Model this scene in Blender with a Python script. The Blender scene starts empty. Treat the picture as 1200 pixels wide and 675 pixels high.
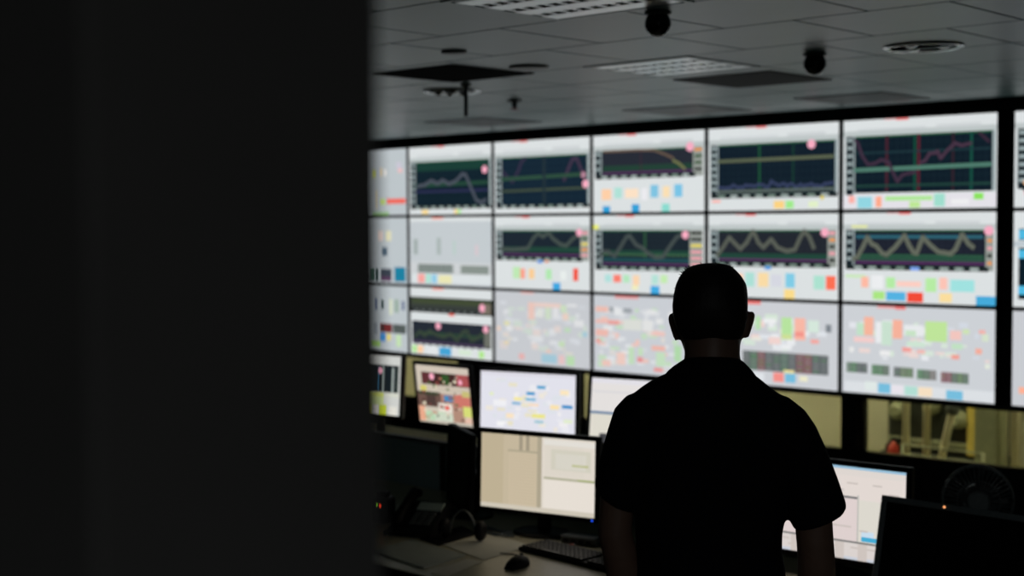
import bpy, math, random
import numpy as np
from mathutils import Vector, Matrix
from math import sin, cos, pi, radians as rad

S = bpy.context.scene
COL = S.collection
# ------------------------------------------------------------------ camera
FPX, PITCH, ROLL, YAW = 1624.71, 0.046469, -0.005654, 0.749842
EYE = 1.88
_fx = Vector((-sin(YAW), cos(YAW), 0)); _rx = Vector((cos(YAW), sin(YAW), 0)); _u = Vector((0, 0, 1))
CF = _fx * cos(PITCH) - _u * sin(PITCH)
_U = _u * cos(PITCH) + _fx * sin(PITCH)
CR = _rx * cos(ROLL) + _U * sin(ROLL)
CU = _U * cos(ROLL) - _rx * sin(ROLL)
CO = Vector((0, 0, EYE))
cam = bpy.data.cameras.new('camera')
cam.sensor_width = 36.0
cam.lens = FPX / 1200 * 36.0
cam.clip_start = 0.05
cam.dof.use_dof = True
cam.dof.focus_distance = 2.87
cam.dof.aperture_fstop = 3.5
camo = bpy.data.objects.new('camera', cam); COL.objects.link(camo)
camo.matrix_world = Matrix(((CR.x, CU.x, -CF.x, 0), (CR.y, CU.y, -CF.y, 0), (CR.z, CU.z, -CF.z, EYE), (0, 0, 0, 1)))
S.camera = camo
# ------------------------------------------------------------------ world, exposure
S.view_settings.view_transform = 'Standard'
S.view_settings.look = 'None'
S.view_settings.gamma = 1.0
S.view_settings.use_curve_mapping = False
S.view_settings.exposure = 0.0
wd = bpy.data.worlds.new('night'); S.world = wd; wd.use_nodes = True
wd.node_tree.nodes['Background'].inputs[0].default_value = (0.5, 0.55, 0.6, 1)
wd.node_tree.nodes['Background'].inputs[1].default_value = 0.002
FILL_LAMP = 46.0       # strength of the fill lamp added behind the camera
SCREEN_GAIN = 1.0          # brightness of all lit displays
HALL_LAMP = 230.0            # brightness of the tube lamps in the hall behind the windows
S.cycles.use_denoising = True

def ray(px, py): return CF + CR * ((px - 600) / FPX) + CU * ((337.5 - py) / FPX)
def at_z(px, py, z): d = ray(px, py); return CO + d * ((z - EYE) / d.z)
def at_y(px, py, y): d = ray(px, py); return CO + d * (y / d.y)
def at_d(px, py, t): return CO + ray(px, py) * t

# ------------------------------------------------------------------ materials
def lin(c):
    return tuple(((x / 255) / 12.92 if x / 255 <= 0.04045 else ((x / 255 + 0.055) / 1.055) ** 2.4) for x in c)
MATS = {}
def mat(name, rgb, rough=0.6, metal=0.0, noise=0.0, scale=30, bump=0.0, spec=0.5, trans=0.0, alpha=1.0):
    if name in MATS: return MATS[name]
    m = bpy.data.materials.new(name); m.use_nodes = True; nt = m.node_tree
    b = nt.nodes['Principled BSDF']
    b.inputs['Base Color'].default_value = (*lin(rgb), 1)
    b.inputs['Roughness'].default_value = rough
    b.inputs['Metallic'].default_value = metal
    b.inputs['Specular IOR Level'].default_value = spec
    if noise or bump:
        tc = nt.nodes.new('ShaderNodeTexCoord'); n = nt.nodes.new('ShaderNodeTexNoise')
        n.inputs['Scale'].default_value = scale; n.inputs['Detail'].default_value = 4
        nt.links.new(tc.outputs['Object'], n.inputs['Vector'])
        if noise:
            r = nt.nodes.new('ShaderNodeValToRGB')
            a = [max(0, x * (1 - noise)) for x in lin(rgb)]; c = [min(1, x * (1 + noise)) for x in lin(rgb)]
            r.color_ramp.elements[0].position = 0.3; r.color_ramp.elements[1].position = 0.7
            r.color_ramp.elements[0].color = (*a, 1); r.color_ramp.elements[1].color = (*c, 1)
            nt.links.new(n.outputs['Fac'], r.inputs['Fac']); nt.links.new(r.outputs['Color'], b.inputs['Base Color'])
        if bump:
            bp = nt.nodes.new('ShaderNodeBump'); bp.inputs['Strength'].default_value = bump
            bp.inputs['Distance'].default_value = 0.002
            nt.links.new(n.outputs['Fac'], bp.inputs['Height']); nt.links.new(bp.outputs['Normal'], b.inputs['Normal'])
    MATS[name] = m; return m
def emit(name, rgb, strength):
    if name in MATS: return MATS[name]
    m = bpy.data.materials.new(name); m.use_nodes = True; nt = m.node_tree
    nt.nodes.remove(nt.nodes['Principled BSDF'])
    e = nt.nodes.new('ShaderNodeEmission'); e.inputs[0].default_value = (*lin(rgb), 1); e.inputs[1].default_value = strength
    nt.links.new(e.outputs[0], nt.nodes['Material Output'].inputs[0]); MATS[name] = m; return m
def screen_mat():
    m = bpy.data.materials.new('display_picture'); m.use_nodes = True; nt = m.node_tree
    nt.nodes.remove(nt.nodes['Principled BSDF'])
    e = nt.nodes.new('ShaderNodeEmission'); a = nt.nodes.new('ShaderNodeAttribute'); a.attribute_name = 'picture'
    # fine pixel-row structure of the panel
    nt.links.new(a.outputs['Color'], e.inputs[0]); e.inputs[1].default_value = SCREEN_GAIN
    nt.links.new(e.outputs[0], nt.nodes['Material Output'].inputs[0]); return m
SCREEN = screen_mat()
def glass_mat():
    m = bpy.data.materials.new('window_glass'); m.use_nodes = True; nt = m.node_tree
    nt.nodes.remove(nt.nodes['Principled BSDF'])
    t = nt.nodes.new('ShaderNodeBsdfTransparent'); g = nt.nodes.new('ShaderNodeBsdfGlossy'); g.inputs['Roughness'].default_value = 0.02
    t.inputs[0].default_value = (0.92, 0.95, 0.90, 1)
    lw = nt.nodes.new('ShaderNodeLayerWeight'); pw = nt.nodes.new('ShaderNodeMath'); pw.operation = 'POWER'; pw.inputs[1].default_value = 5.0
    f = nt.nodes.new('ShaderNodeMath'); f.operation = 'MULTIPLY_ADD'; f.inputs[1].default_value = 0.9; f.inputs[2].default_value = 0.03
    nt.links.new(lw.outputs['Facing'], pw.inputs[0]); nt.links.new(pw.outputs[0], f.inputs[0])
    x = nt.nodes.new('ShaderNodeMixShader')
    nt.links.new(f.outputs[0], x.inputs[0]); nt.links.new(t.outputs[0], x.inputs[1]); nt.links.new(g.outputs[0], x.inputs[2])
    nt.links.new(x.outputs[0], nt.nodes['Material Output'].inputs[0]); return m
GLASS = glass_mat()
M_WALL = mat('dark_wall_paint', (62, 66, 66), 0.8, noise=0.1, scale=6, bump=0.1)
M_NEAR = mat('charcoal_wall_paint', (60, 59, 58), 0.85, noise=0.08, scale=8, bump=0.1)
M_FLOOR = mat('dark_carpet', (40, 42, 44), 0.95, noise=0.25, scale=120, bump=0.4)
M_TILE = mat('satin_ceiling_tile', (94, 121, 119), 0.35, noise=0.05, scale=4, bump=0.02, spec=0.5)
M_TILE.node_tree.nodes['Principled BSDF'].inputs['Specular Tint'].default_value = (0.70, 0.90, 0.90, 1)   # cool metallic paint
M_CEIL = mat('ceiling_void', (40, 43, 43), 0.8, noise=0.1, scale=8)
M_BLACK = mat('black_panel', (14, 15, 17), 0.5, noise=0.15, scale=40, bump=0.05)
M_BEZEL = mat('black_bezel_plastic', (9, 9, 11), 0.6, noise=0.1, scale=80, spec=0.2)
M_PLAST = mat('dark_plastic', (22, 23, 25), 0.45, noise=0.1, scale=80)
M_DKG = mat('charcoal_plastic', (92, 102, 106), 0.6, noise=0.1, scale=80)
M_OFF = mat('switched_off_screen', (5, 5, 6), 0.35, noise=0.05, scale=50, spec=0.3)
M_GREYP = mat('grey_plastic', (92, 98, 98), 0.5, noise=0.08, scale=60)
M_DESK = mat('pale_desk_laminate', (206, 198, 168), 0.35, noise=0.05, scale=20)
M_DESK_TINT = mat('window_lit_tint_laminate', (204, 190, 134), 0.75, noise=0.1, scale=14, spec=0.15)  # rear desk: yellow reflection of the hall windows put into the base colour
M_PANEL = mat('grey_fabric_panel', (146, 170, 172), 0.85, noise=0.12, scale=200, bump=0.3)
M_PAPER = mat('white_paper', (236, 233, 218), 0.8, noise=0.03, scale=20)
M_GPAPER = mat('grey_folder_card', (198, 204, 194), 0.7, noise=0.05, scale=20)
M_STEEL = mat('polished_steel', (200, 204, 204), 0.18, 1.0, noise=0.04, scale=30)
M_LOUV = mat('bright_aluminium_reflector', (215, 220, 220), 0.28, 0.85, noise=0.02, scale=30)
M_DISC = mat('satin_grey_disc', (84, 92, 86), 0.4, noise=0.05, scale=30)
M_DOME = mat('smoked_dome', (12, 13, 14), 0.15, spec=0.5)
M_VENT = mat('dark_grille_paint', (52, 60, 60), 0.42, noise=0.1, scale=40)
M_SKIN = mat('skin', (118, 92, 78), 0.5, noise=0.08, scale=40, bump=0.05)
M_HAIR = mat('dark_hair', (24, 20, 18), 0.6, noise=0.2, scale=300, bump=0.5)
M_SHIRT = mat('black_knit_cotton', (11, 12, 18), 0.9, noise=0.12, scale=250, bump=0.3, spec=0.2)
M_TROU = mat('dark_trouser_cloth', (20, 21, 26), 0.9, noise=0.12, scale=250, bump=0.3, spec=0.2)
M_SHOE = mat('black_leather', (14, 13, 13), 0.4, noise=0.1, scale=60)

# ------------------------------------------------------------------ mesh builder
class MB:
    def __init__(s): s.v = []; s.f = []; s.smooth = []
    def add(s, vs, fs, sm=False):
        o = len(s.v); s.v += [tuple(v) for v in vs]
        for f in fs: s.f.append(tuple(i + o for i in f)); s.smooth.append(sm)
        return s
    def box(s, x0, x1, y0, y1, z0, z1, M=None, bev=0.0):
        if bev <= 0:
            vs = [Vector((x, y, z)) for z in (z0, z1) for y in (y0, y1) for x in (x0, x1)]
            fs = [(0, 2, 3, 1), (4, 5, 7, 6), (0, 1, 5, 4), (2, 6, 7, 3), (0, 4, 6, 2), (1, 3, 7, 5)]
        else:
            b = min(bev, (x1 - x0) / 2.01, (y1 - y0) / 2.01, (z1 - z0) / 2.01); vs = []; idx = {}
            X, Y, Z = (x0, x1), (y0, y1), (z0, z1)
            for i in (0, 1):
                for j in (0, 1):
                    for k in (0, 1):
                        sx, sy, sz = 1 - 2 * i, 1 - 2 * j, 1 - 2 * k
                        for ax in range(3):
                            idx[i, j, k, ax] = len(vs)
                            vs.append(Vector((X[i] + (0 if ax == 0 else b * sx), Y[j] + (0 if ax == 1 else b * sy), Z[k] + (0 if ax == 2 else b * sz))))
            fs = []
            for a in (0, 1):
                fs.append([idx[a, 0, 0, 0], idx[a, 1, 0, 0], idx[a, 1, 1, 0], idx[a, 0, 1, 0]][::(-1 if a == 0 else 1)])
                fs.append([idx[0, a, 0, 1], idx[1, a, 0, 1], idx[1, a, 1, 1], idx[0, a, 1, 1]][::(1 if a == 0 else -1)])
                fs.append([idx[0, 0, a, 2], idx[1, 0, a, 2], idx[1, 1, a, 2], idx[0, 1, a, 2]][::(-1 if a == 0 else 1)])
            for i in (0, 1):
                for j in (0, 1):
                    fs.append([idx[i, j, 0, 0], idx[i, j, 1, 0], idx[i, j, 1, 1], idx[i, j, 0, 1]][::(1 if i == j else -1)])
                    fs.append([idx[i, 0, j, 0], idx[i, 1, j, 0], idx[i, 1, j, 2], idx[i, 0, j, 2]][::(-1 if i == j else 1)])
                    fs.append([idx[0, i, j, 1], idx[1, i, j, 1], idx[1, i, j, 2], idx[0, i, j, 2]][::(1 if i == j else -1)])
                    for k in (0, 1):
                        t = [idx[i, j, k, 0], idx[i, j, k, 1], idx[i, j, k, 2]]
                        fs.append(t if (i + j + k) % 2 else t[::-1])
        if M is not None: vs = [M @ v for v in vs]
        return s.add(vs, fs)
    def rings(s, R, cap=True, sm=True):
        n = len(R[0]); vs = [v for r in R for v in r]; fs = []
        for i in range(len(R) - 1):
            for j in range(n):
                fs.append((i * n + j, i * n + (j + 1) % n, (i + 1) * n + (j + 1) % n, (i + 1) * n + j))
        s.add(vs, fs, sm)
        if cap:
            o = len(s.v) - len(vs)
            s.f.append(tuple(o + j for j in reversed(range(n)))); s.smooth.append(False)
            s.f.append(tuple(o + (len(R) - 1) * n + j for j in range(n))); s.smooth.append(False)
        return s
    def tube(s, pts, rad_, n=10, cap=True, M=None, flat=1.0):
        pts = [Vector(p) for p in pts]
        if not hasattr(rad_, '__len__'): rad_ = [rad_] * len(pts)
        R = []; prev = None
        for i, p in enumerate(pts):
            t = (pts[min(i + 1, len(pts) - 1)] - pts[max(i - 1, 0)]).normalized()
            if prev is None:
                a = Vector((0, 0, 1)) if abs(t.z) < 0.9 else Vector((1, 0, 0))
                b = t.cross(a).normalized()
            else: b = (prev - t * prev.dot(t)).normalized()
            prev = b; c = t.cross(b)
            R.append([p + (b * cos(2 * pi * k / n) + c * sin(2 * pi * k / n) * flat) * rad_[i] for k in range(n)])
        if M is not None: R = [[M @ v for v in r] for r in R]
        return s.rings(R, cap)
    def lathe(s, prof, n=24, M=None):      # prof (r,z)
        R = [[Vector((r * cos(2 * pi * k / n), r * sin(2 * pi * k / n), z)) for k in range(n)] for r, z in prof]
        if M is not None: R = [[M @ v for v in r] for r in R]
        return s.rings(R)
    def ellipsoid(s, c, r, n=14, m=9, M=None):
        R = []
        for i in range(m):
            th = pi * (i + 0.5) / m if False else pi * max(0.03, min(0.97, i / (m - 1)))
            R.append([Vector((c[0] + r[0] * sin(th) * cos(2 * pi * k / n), c[1] + r[1] * sin(th) * sin(2 * pi * k / n), c[2] - r[2] * cos(th))) for k in range(n)])
        if M is not None: R = [[M @ v for v in q] for q in R]
        return s.rings(R)
    def mesh(s, name):
        me = bpy.data.meshes.new(name); me.from_pydata(s.v, [], s.f)
        me.polygons.foreach_set('use_smooth', s.smooth); me.update(); return me
    def build(s, name, m, parent=None, loc=None):
        o = bpy.data.objects.new(name, s.mesh(name)); COL.objects.link(o)
        if m: o.data.materials.append(m)
        if parent is not None: o.parent = parent
        if loc is not None: o.location = loc
        return o
def tag(o, label=None, cat=None, group=None, kind=None):
    if label: o['label'] = label
    if cat: o['category'] = cat
    if group: o['group'] = group
    if kind: o['kind'] = kind
    return o
def empty(name, loc, rz=0.0, label=None, cat=None, group=None):
    o = bpy.data.objects.new(name, None); COL.objects.link(o); o.location = loc; o.rotation_euler = (0, 0, rz)
    o.empty_display_size = 0.1
    return tag(o, label, cat, group)

# ------------------------------------------------------------------ display pictures: coloured polygons in panel coordinates (u right, v down)
class Pic:
    def __init__(s, bg): s.items = []; s.rect(0, 0, 1, 1, bg)
    def poly(s, pts, c): s.items.append((pts, lin(c))); return s
    def rect(s, u0, v0, u1, v1, c): return s.poly([(u0, v0), (u1, v0), (u1, v1), (u0, v1)], c)
    def line(s, pts, w, c, asp=16 / 9):
        c = tuple(x * .78 + n_ * .22 for x, n_ in zip(c, NAVY))
        for (a, b), (d, e) in zip(pts[:-1], pts[1:]):
            dx, dy = (d - a) * asp, e - b; L = math.hypot(dx, dy) or 1; nx, ny = -dy / L * w / 2, dx / L * w / 2
            ex, ey = dx / L * w * 0.3, dy / L * w * 0.3
            s.poly([((a * asp + nx - ex) / asp, b + ny - ey), ((d * asp + nx + ex) / asp, e + ny + ey), ((d * asp - nx + ex) / asp, e - ny + ey), ((a * asp - nx - ex) / asp, b - ny - ey)], c)
        return s
    def disc(s, u, v, r, c, asp=16 / 9):
        return s.poly([(u + r * cos(2 * pi * k / 14) / asp, v + r * sin(2 * pi * k / 14)) for k in range(14)], c)
    def fade(s, k):
        b = s.items[0][1]; s.items = [(p_, tuple(x + (y_ - x) * k for x, y_ in zip(c, b))) for p_, c in s.items]; return s
    def blocks(s, L):
        for b in L: s.rect(*b[:4], b[4])
        return s
    def build(s, W, H, parent, M, name='screen'):
        vs, fs, cols = [], [], []
        for k, (pts, c) in enumerate(s.items):
            o = len(vs)
            for u, v in pts:
                u = min(1, max(0, u)); v = min(1, max(0, v))
                vs.append(M @ Vector(((u - 0.5) * W, -k * 2.5e-5, (0.5 - v) * H)))
            fs.append(tuple(range(o, len(vs)))); cols += [(*c, 1)] * len(pts)
        me = bpy.data.meshes.new(name); me.from_pydata(vs, [], fs)
        at = me.color_attributes.new('picture', 'FLOAT_COLOR', 'CORNER')
        at.data.foreach_set('color', np.array(cols, dtype=np.float32).ravel()); me.update()
        o = bpy.data.objects.new(name, me); COL.objects.link(o); me.materials.append(SCREEN); o.parent = parent
        return o

WHITE = (220, 225, 226); GREY = (190, 198, 202); LAV = (200, 203, 208)
NAVY = (18, 34, 44); PINK = (246, 172, 194)
cBLUE = (70, 170, 222); cCYAN = (150, 215, 226); cTEAL = (165, 225, 210); cGRN = (170, 232, 155); cRED = (244, 82, 62)
cORA = (255, 208, 168); cYEL = (250, 218, 140); cPNK = (252, 176, 166); cSAL = (255, 176, 148)

def trend(v0=.2, v1=.8, u0=.08, u1=.97, bg=NAVY, hbg=WHITE, seed=1, red=.33, stripes=True, axis=True, ticks=True, right=False, foot=WHITE, tickrow=True):
    r = random.Random(seed); p = Pic(foot)
    p.rect(0, 0, 1, v0 - .05, hbg); p.rect(0, v0 - .06, 1, v0, (190, 198, 198))
    p.rect(.1, v0 * .55, .55, v0 * .66, (206, 211, 214)); p.rect(.62, v0 * .5, .9, v0 * .7, (205, 210, 212))
    if red: p.rect(red - .08, 0, red, .014, (240, 190, 192)); p.rect(red, 0, red + .08, .022, (242, 120, 120))
    p.rect(.015, v0, u1 + (.0 if right else .02), v1, (150, 164, 166)); p.rect(u0, v0, u1, v1, bg)
    if stripes:
        n = 22
        for i in range(1, n):
            u = u0 + (u1 - u0) * i / n; k = r.uniform(.7, 1.5)
            p.rect(u, v0, u + .004, v1, (int(bg[0] * .9 + 9 * k), int(bg[1] * .95 + 9 * k), int(bg[2] + 9 * k)))
        for i in range(1, 7):
            v = v0 + (v1 - v0) * i / 7; p.rect(u0, v, u1, v + .006, (bg[0] + 8, bg[1] + 12, bg[2] + 10))
    p.rect(u0, v0, u1, v0 + .02, (46, 92, 66))
    if axis:
        p.rect(.02, v0, u0 - .012, v1 + .03, (26, 36, 42)); n = max(3, int((v1 - v0) / .085))
        for i in range(n):
            v = v0 + .02 + (v1 - v0 - .02) * i / n; p.rect(.026, v, u0 - .018, v + .04, (150, 165, 166))
    if right:
        p.rect(u1, v0, .985, v1 + .04, (150, 156, 150)); n = max(3, int((v1 - v0) / .07))
        for i in range(n):
            v = v0 + .02 + (v1 - v0) * i / n; p.rect(u1 + .012, v, .975, v + .035, r.choice([(232, 214, 92), (40, 44, 40), (232, 150, 80), (60, 90, 60), (235, 160, 170)]))
    if tickrow:
        p.rect(u0 - .06, v1, u1 + .02, v1 + .05, (28, 38, 38)); n = 9
        for i in range(n):
            u = u0 + (u1 - u0) * i / n; p.rect(u, v1 + .008, u + .055, v1 + .042, r.choice([(150, 165, 160), (165, 178, 175), (120, 140, 130)]))
    return p
def hline(p, v, w, c, u0=.08, u1=.96, dv=0): p.line([(u0, v), (u1, v + dv)], w, c); return p
def vline(p, u, c, v0, v1, w=.008): c = tuple(x * .7 + n_ * .3 for x, n_ in zip(c, NAVY)); p.rect(u, v0, u + w, v1, c); return p
def mosaic(p, seed, n, u0, v0, u1, v1, pal, smin=.02, smax=.08):
    r = random.Random(seed)
    for _ in range(n):
        w = r.uniform(smin, smax); h = r.uniform(smin * .9, smax * .9); u = r.uniform(u0, u1 - w); v = r.uniform(v0, v1 - h)
        p.rect(u, v, u + w, v + h, r.choice(pal))
    return p
def table(p, u0, v0, u1, v1, cols, seed, base=(58, 64, 68)):
    r = random.Random(seed); p.rect(u0, v0, u1, v1, base); n = len(cols)
    for i, c in enumerate(cols):
        a = u0 + (u1 - u0) * i / n; b = u0 + (u1 - u0) * (i + 1) / n
        if c: p.rect(a, v0, b - .004, v1, c)
        for k in range(5):
            v = v0 + (v1 - v0) * (k + .3) / 5.2
            p.rect(a + .006, v, b - .01, v + (v1 - v0) * .07, r.choice([(110, 120, 116), (80, 130, 84), (120, 126, 120)]))
    return p
PASTEL = [(232, 234, 236), (240, 240, 240), (225, 228, 234), (196, 226, 186), (250, 200, 178), (244, 150, 130), (180, 222, 165), (236, 226, 200), (222, 224, 230), (205, 210, 216)]

def wall_pictures():
    P = {}
    # ---- top row
    p = Pic(GREY); p.blocks([(.5, .3, .56, .42, (205, 215, 110)), (.62, .28, .66, .4, (225, 205, 170)), (.68, .3, .72, .4, (236, 232, 225)), (.86, .2, .93, .3, (205, 200, 215)), (.88, .3, .94, .36, (240, 190, 190)),
        (.62, .75, .7, .84, (190, 215, 110)), (.72, .75, .98, .83, (244, 92, 72)), (.55, .62, .58, .9, (210, 200, 170)), (.5, .95, .75, 1, (150, 195, 130)), (0, .04, .45, .1, (215, 220, 222)), (.1, .3, .4, .7, (180, 190, 196))]); P[0, 0] = p
    p = trend(.22, .87, seed=11, red=.36); p.rect(.09, .25, .96, .36, (28, 62, 54)); hline(p, .57, .05, (44, 84, 62), dv=-.02); hline(p, .66, .035, (52, 50, 92))
    p.line([(.1, .58), (.2, .56), (.28, .5), (.36, .55), (.42, .5), (.5, .56), (.58, .52), (.66, .42), (.7, .44), (.76, .62), (.82, .8), (.88, .84), (.93, .8)], .05, (92, 96, 108)); p.disc(.92, .37, .055, PINK)
    p.blocks([(.16, .93, .24, .99, cYEL), (.56, .93, .6, .99, cYEL), (.6, .93, .64, .99, cGRN)]); P[1, 0] = p
    p = trend(.22, .88, seed=12, red=.28, bg=(21, 38, 52)); p.line([(.09, .42), (.15, .5), (.2, .56), (.26, .42), (.3, .28), (.34, .24)], .05, (62, 52, 78)); p.line([(.74, .56), (.8, .36), (.83, .28), (.87, .28), (.91, .42), (.94, .52)], .05, (78, 58, 82))
    hline(p, .52, .05, (56, 92, 68), dv=-.03); hline(p, .69, .035, (78, 90, 70), dv=-.02); vline(p, .52, (44, 58, 64), .22, .88, .03); p.disc(.935, .5, .045, (180, 130, 150)); p.disc(.955, .62, .055, PINK); P[2, 0] = p
    p = trend(.2, .52, u1=.9, seed=13, red=.32, bg=(38, 42, 52), right=True); p.rect(.09, .4, .9, .47, (36, 66, 54)); p.rect(.09, .48, .9, .505, (84, 48, 92)); p.line([(.1, .21), (.4, .21), (.56, .22), (.66, .28), (.73, .33)], .03, (130, 104, 84)); p.line([(.73, .36), (.78, .4), (.83, .47)], .035, (140, 140, 88)); vline(p, .44, (84, 46, 58), .2, .5)
    p.disc(.875, .2, .06, PINK)
    p.blocks([(.08, .7, .17, .84, cORA), (.2, .68, .27, .82, (175, 226, 215)), (.3, .7, .42, .82, (252, 226, 198)), (.45, .7, .5, .85, (236, 236, 240)), (.53, .66, .6, .82, (128, 196, 226)), (.64, .68, .7, .82, (250, 224, 180)), (.74, .66, .81, .82, (122, 196, 230)), (.09, .92, .16, 1, (50, 160, 216)), (.36, .9, .43, 1, (50, 160, 216)), (.63, .9, .7, 1, (140, 220, 208))]); P[3, 0] = p
    p = trend(.2, .8, seed=14, red=.38, bg=(18, 31, 42)); vline(p, .4, (40, 108, 62), .2, .8, .014); vline(p, .66, (34, 88, 56), .2, .8); hline(p, .4, .04, (112, 118, 88), dv=-.01)
    r = random.Random(5); p.line([(.08 + .88 * i / 44, .71 + r.uniform(-.025, .02) - (.04 if 20 < i < 23 else 0)) for i in range(45)], .035, (66, 74, 110)); hline(p, .77, .035, (112, 124, 116), dv=-.01)
    p.disc(.8, .24, .054, PINK); p.disc(.88, .86, .025, (220, 200, 70)); p.blocks([(.52, .89, .6, .98, (252, 212, 130)), (.61, .89, .67, .98, (160, 234, 140)), (.78, .9, .85, .97, (226, 240, 200)), (.03, .87, .1, .9, cPNK)]); P[4, 0] = p
    p = trend(.18, .82, seed=15, red=.36, bg=(16, 30, 40), tickrow=False)
    for u, c in ((.29, (96, 34, 48)), (.475, (22, 92, 64)), (.5, (120, 36, 50)), (.72, (62, 34, 44)), (.835, (24, 98, 74))): vline(p, u, c, .18, .82, .016)
    hline(p, .37, .02, (36, 62, 68)); hline(p, .56, .045, (98, 150, 128), dv=-.02); hline(p, .74, .025, (40, 78, 66))
    p.line([(.08, .22), (.1, .26), (.13, .4), (.17, .5), (.22, .49), (.26, .45), (.31, .48), (.34, .6), (.37, .7), (.4, .63), (.44, .61), (.49, .6)], .035, (78, 52, 72)); p.line([(.52, .5), (.55, .48), (.58, .4), (.61, .4), (.63, .38), (.65, .46), (.69, .38), (.74, .3), (.78, .33), (.84, .31)], .035, (88, 58, 78)); p.line([(.89, .2), (.95, .3)], .03, (70, 44, 62))
    p.blocks([(0, .84, 1, .99, (228, 226, 232)), (.04, .85, .08, .93, cPNK), (.1, .86, .2, .99, (146, 214, 226)), (.225, .86, .265, .98, (255, 170, 140)), (.29, .86, .6, .91, (176, 232, 152)), (.45, .92, .52, .99, (190, 232, 150)), (.61, .84, .68, .98, (160, 222, 206)), (.72, .9, .83, .96, (238, 238, 240)), (.86, .84, .92, .91, (140, 228, 96))]); P[5, 0] = p
    p = trend(.18, .78, seed=16, red=.4, bg=(16, 30, 40), u0=.11); p.rect(.11, .18, .9, .2, (120, 190, 70)); p.line([(.12, .36), (.3, .33), (.5, .42)], .04, (60, 140, 110)); hline(p, .54, .03, (60, 110, 110), .11); hline(p, .7, .025, (110, 96, 78), .11); p.disc(.07, .74, .03, (250, 190, 140)); p.blocks([(.06, .83, .14, .88, cPNK)]); P[6, 0] = p
    # ---- middle row
    p = Pic(GREY); p.blocks([(.58, .2, .66, .35, (228, 208, 200)), (.7, .2, .78, .35, (226, 222, 186)), (.64, .45, .72, .58, (80, 100, 116)), (.45, .78, .52, .97, (70, 110, 96)), (.54, .78, .58, .97, (40, 70, 66)), (.62, .78, .78, .9, (62, 70, 82)), (.62, .9, .78, .97, (96, 66, 96)), (.82, .75, .97, .97, (30, 128, 160)), (0, .2, .3, .6, (185, 195, 200))]); P[0, 1] = p
    p = Pic((197, 204, 208)); p.blocks([(0, 0, 1, .06, WHITE), (.28, 0, .42, .03, cPNK), (.05, .32, .1, .55, (160, 172, 170)), (.34, .3, .39, .55, (170, 182, 180)), (.54, .34, .57, .55, (186, 206, 200)), (.8, .4, .84, .55, (214, 200, 206)), (0, .66, 1, .84, (206, 210, 212)), (.1, .69, .54, .82, (132, 142, 138)), (.63, .7, .96, .82, (138, 148, 142)), (.02, .84, 1, .97, (220, 226, 228)), (.1, .84, .19, .97, (246, 168, 162)), (.2, .84, .26, .97, (170, 226, 210)), (.27, .84, .34, .97, (150, 205, 230)), (.36, .85, .52, .97, (234, 230, 180))])
    for k in range(9): p.rect(.13 + k * .045, .71, .135 + k * .045, .8, (96, 108, 104))
    P[1, 1] = p
    def mid(seed, curve, cc, u1=.9, v1=.56, disc=(.89, .22), band=.42, extra=None, low=(), red=.3, bg=(28, 38, 48)):
        p = trend(.19, v1, u1=u1, seed=seed, red=red, bg=bg, right=True); p.rect(.09, band, u1, band + .07, (34, 70, 58)); p.rect(.09, v1 - .045, u1, v1 - .025, (96, 52, 104))
        if extra: extra(p)
        p.line(curve, .05, cc); p.disc(*disc, .052, PINK); p.blocks(low); return p
    P[2, 1] = mid(21, [(.05, .45), (.2, .46), (.36, .44), (.42, .3), (.47, .23), (.52, .28), (.58, .22), (.62, .3), (.7, .38), (.76, .4), (.83, .3), (.88, .26)], (86, 96, 88), low=[(.2, .7, .28, .86, (190, 232, 180)), (.28, .72, .33, .86, (252, 160, 140)), (.37, .72, .43, .86, (250, 206, 150)), (.55, .72, .61, .86, (176, 232, 176)), (.7, .74, .76, .86, (232, 238, 236)), (.83, .7, .88, .87, (242, 84, 64)), (.62, .9, .7, 1, (64, 166, 224)), (.46, .6, .52, .64, (80, 140, 220)), (.54, .6, .58, .63, (230, 130, 80))])
    def e3(p): vline(p, .47, (58, 104, 66), .19, .6, .02); p.rect(.09, .5, .87, .515, (72, 110, 76)); p.rect(.09, .55, .87, .6, (34, 74, 80)); p.rect(0, .12, .05, .18, (232, 236, 110))
    P[3, 1] = mid(22, [(.05, .53), (.1, .47), (.14, .47), (.2, .53), (.26, .4), (.31, .28), (.34, .26), (.4, .38), (.46, .42), (.5, .48), (.58, .54), (.64, .53), (.7, .4), (.76, .28), (.82, .24)], (84, 92, 88), u1=.87, v1=.66, disc=(.835, .25), band=.45, extra=e3, low=[(.11, .77, .17, .87, (176, 224, 220)), (.19, .77, .26, .87, (250, 128, 112)), (.28, .77, .34, .87, (180, 230, 190)), (.37, .77, .43, .9, (250, 214, 176)), (.54, .76, .6, .88, (180, 226, 215)), (.62, .76, .68, .86, (196, 236, 176)), (.53, .9, .61, 1, (66, 170, 226)), (.36, .9, .42, .96, (240, 236, 190))], bg=(28, 38, 46))
    P[4, 1] = mid(23, [(.07, .5), (.12, .4), (.17, .28), (.22, .36), (.26, .42), (.31, .34), (.36, .2), (.4, .34), (.44, .4), (.5, .3), (.55, .4), (.62, .44), (.68, .42), (.72, .28), (.75, .2), (.79, .28), (.82, .4)], (110, 112, 98), u1=.92, v1=.58, disc=(.9, .22), bg=(34, 38, 46), band=.47, low=[(.22, .72, .28, .84, cORA), (.3, .7, .37, .87, (172, 224, 214)), (.4, .7, .48, .87, (250, 220, 166)), (.5, .72, .58, .86, (214, 216, 226)), (.61, .7, .68, .87, (128, 204, 230)), (.82, .72, .9, .88, (172, 226, 208)), (.91, .72, .98, .88, (252, 112, 84)), (.6, .89, .68, 1, (250, 220, 140)), (.45, .62, .5, .66, (80, 150, 220))])
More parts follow.
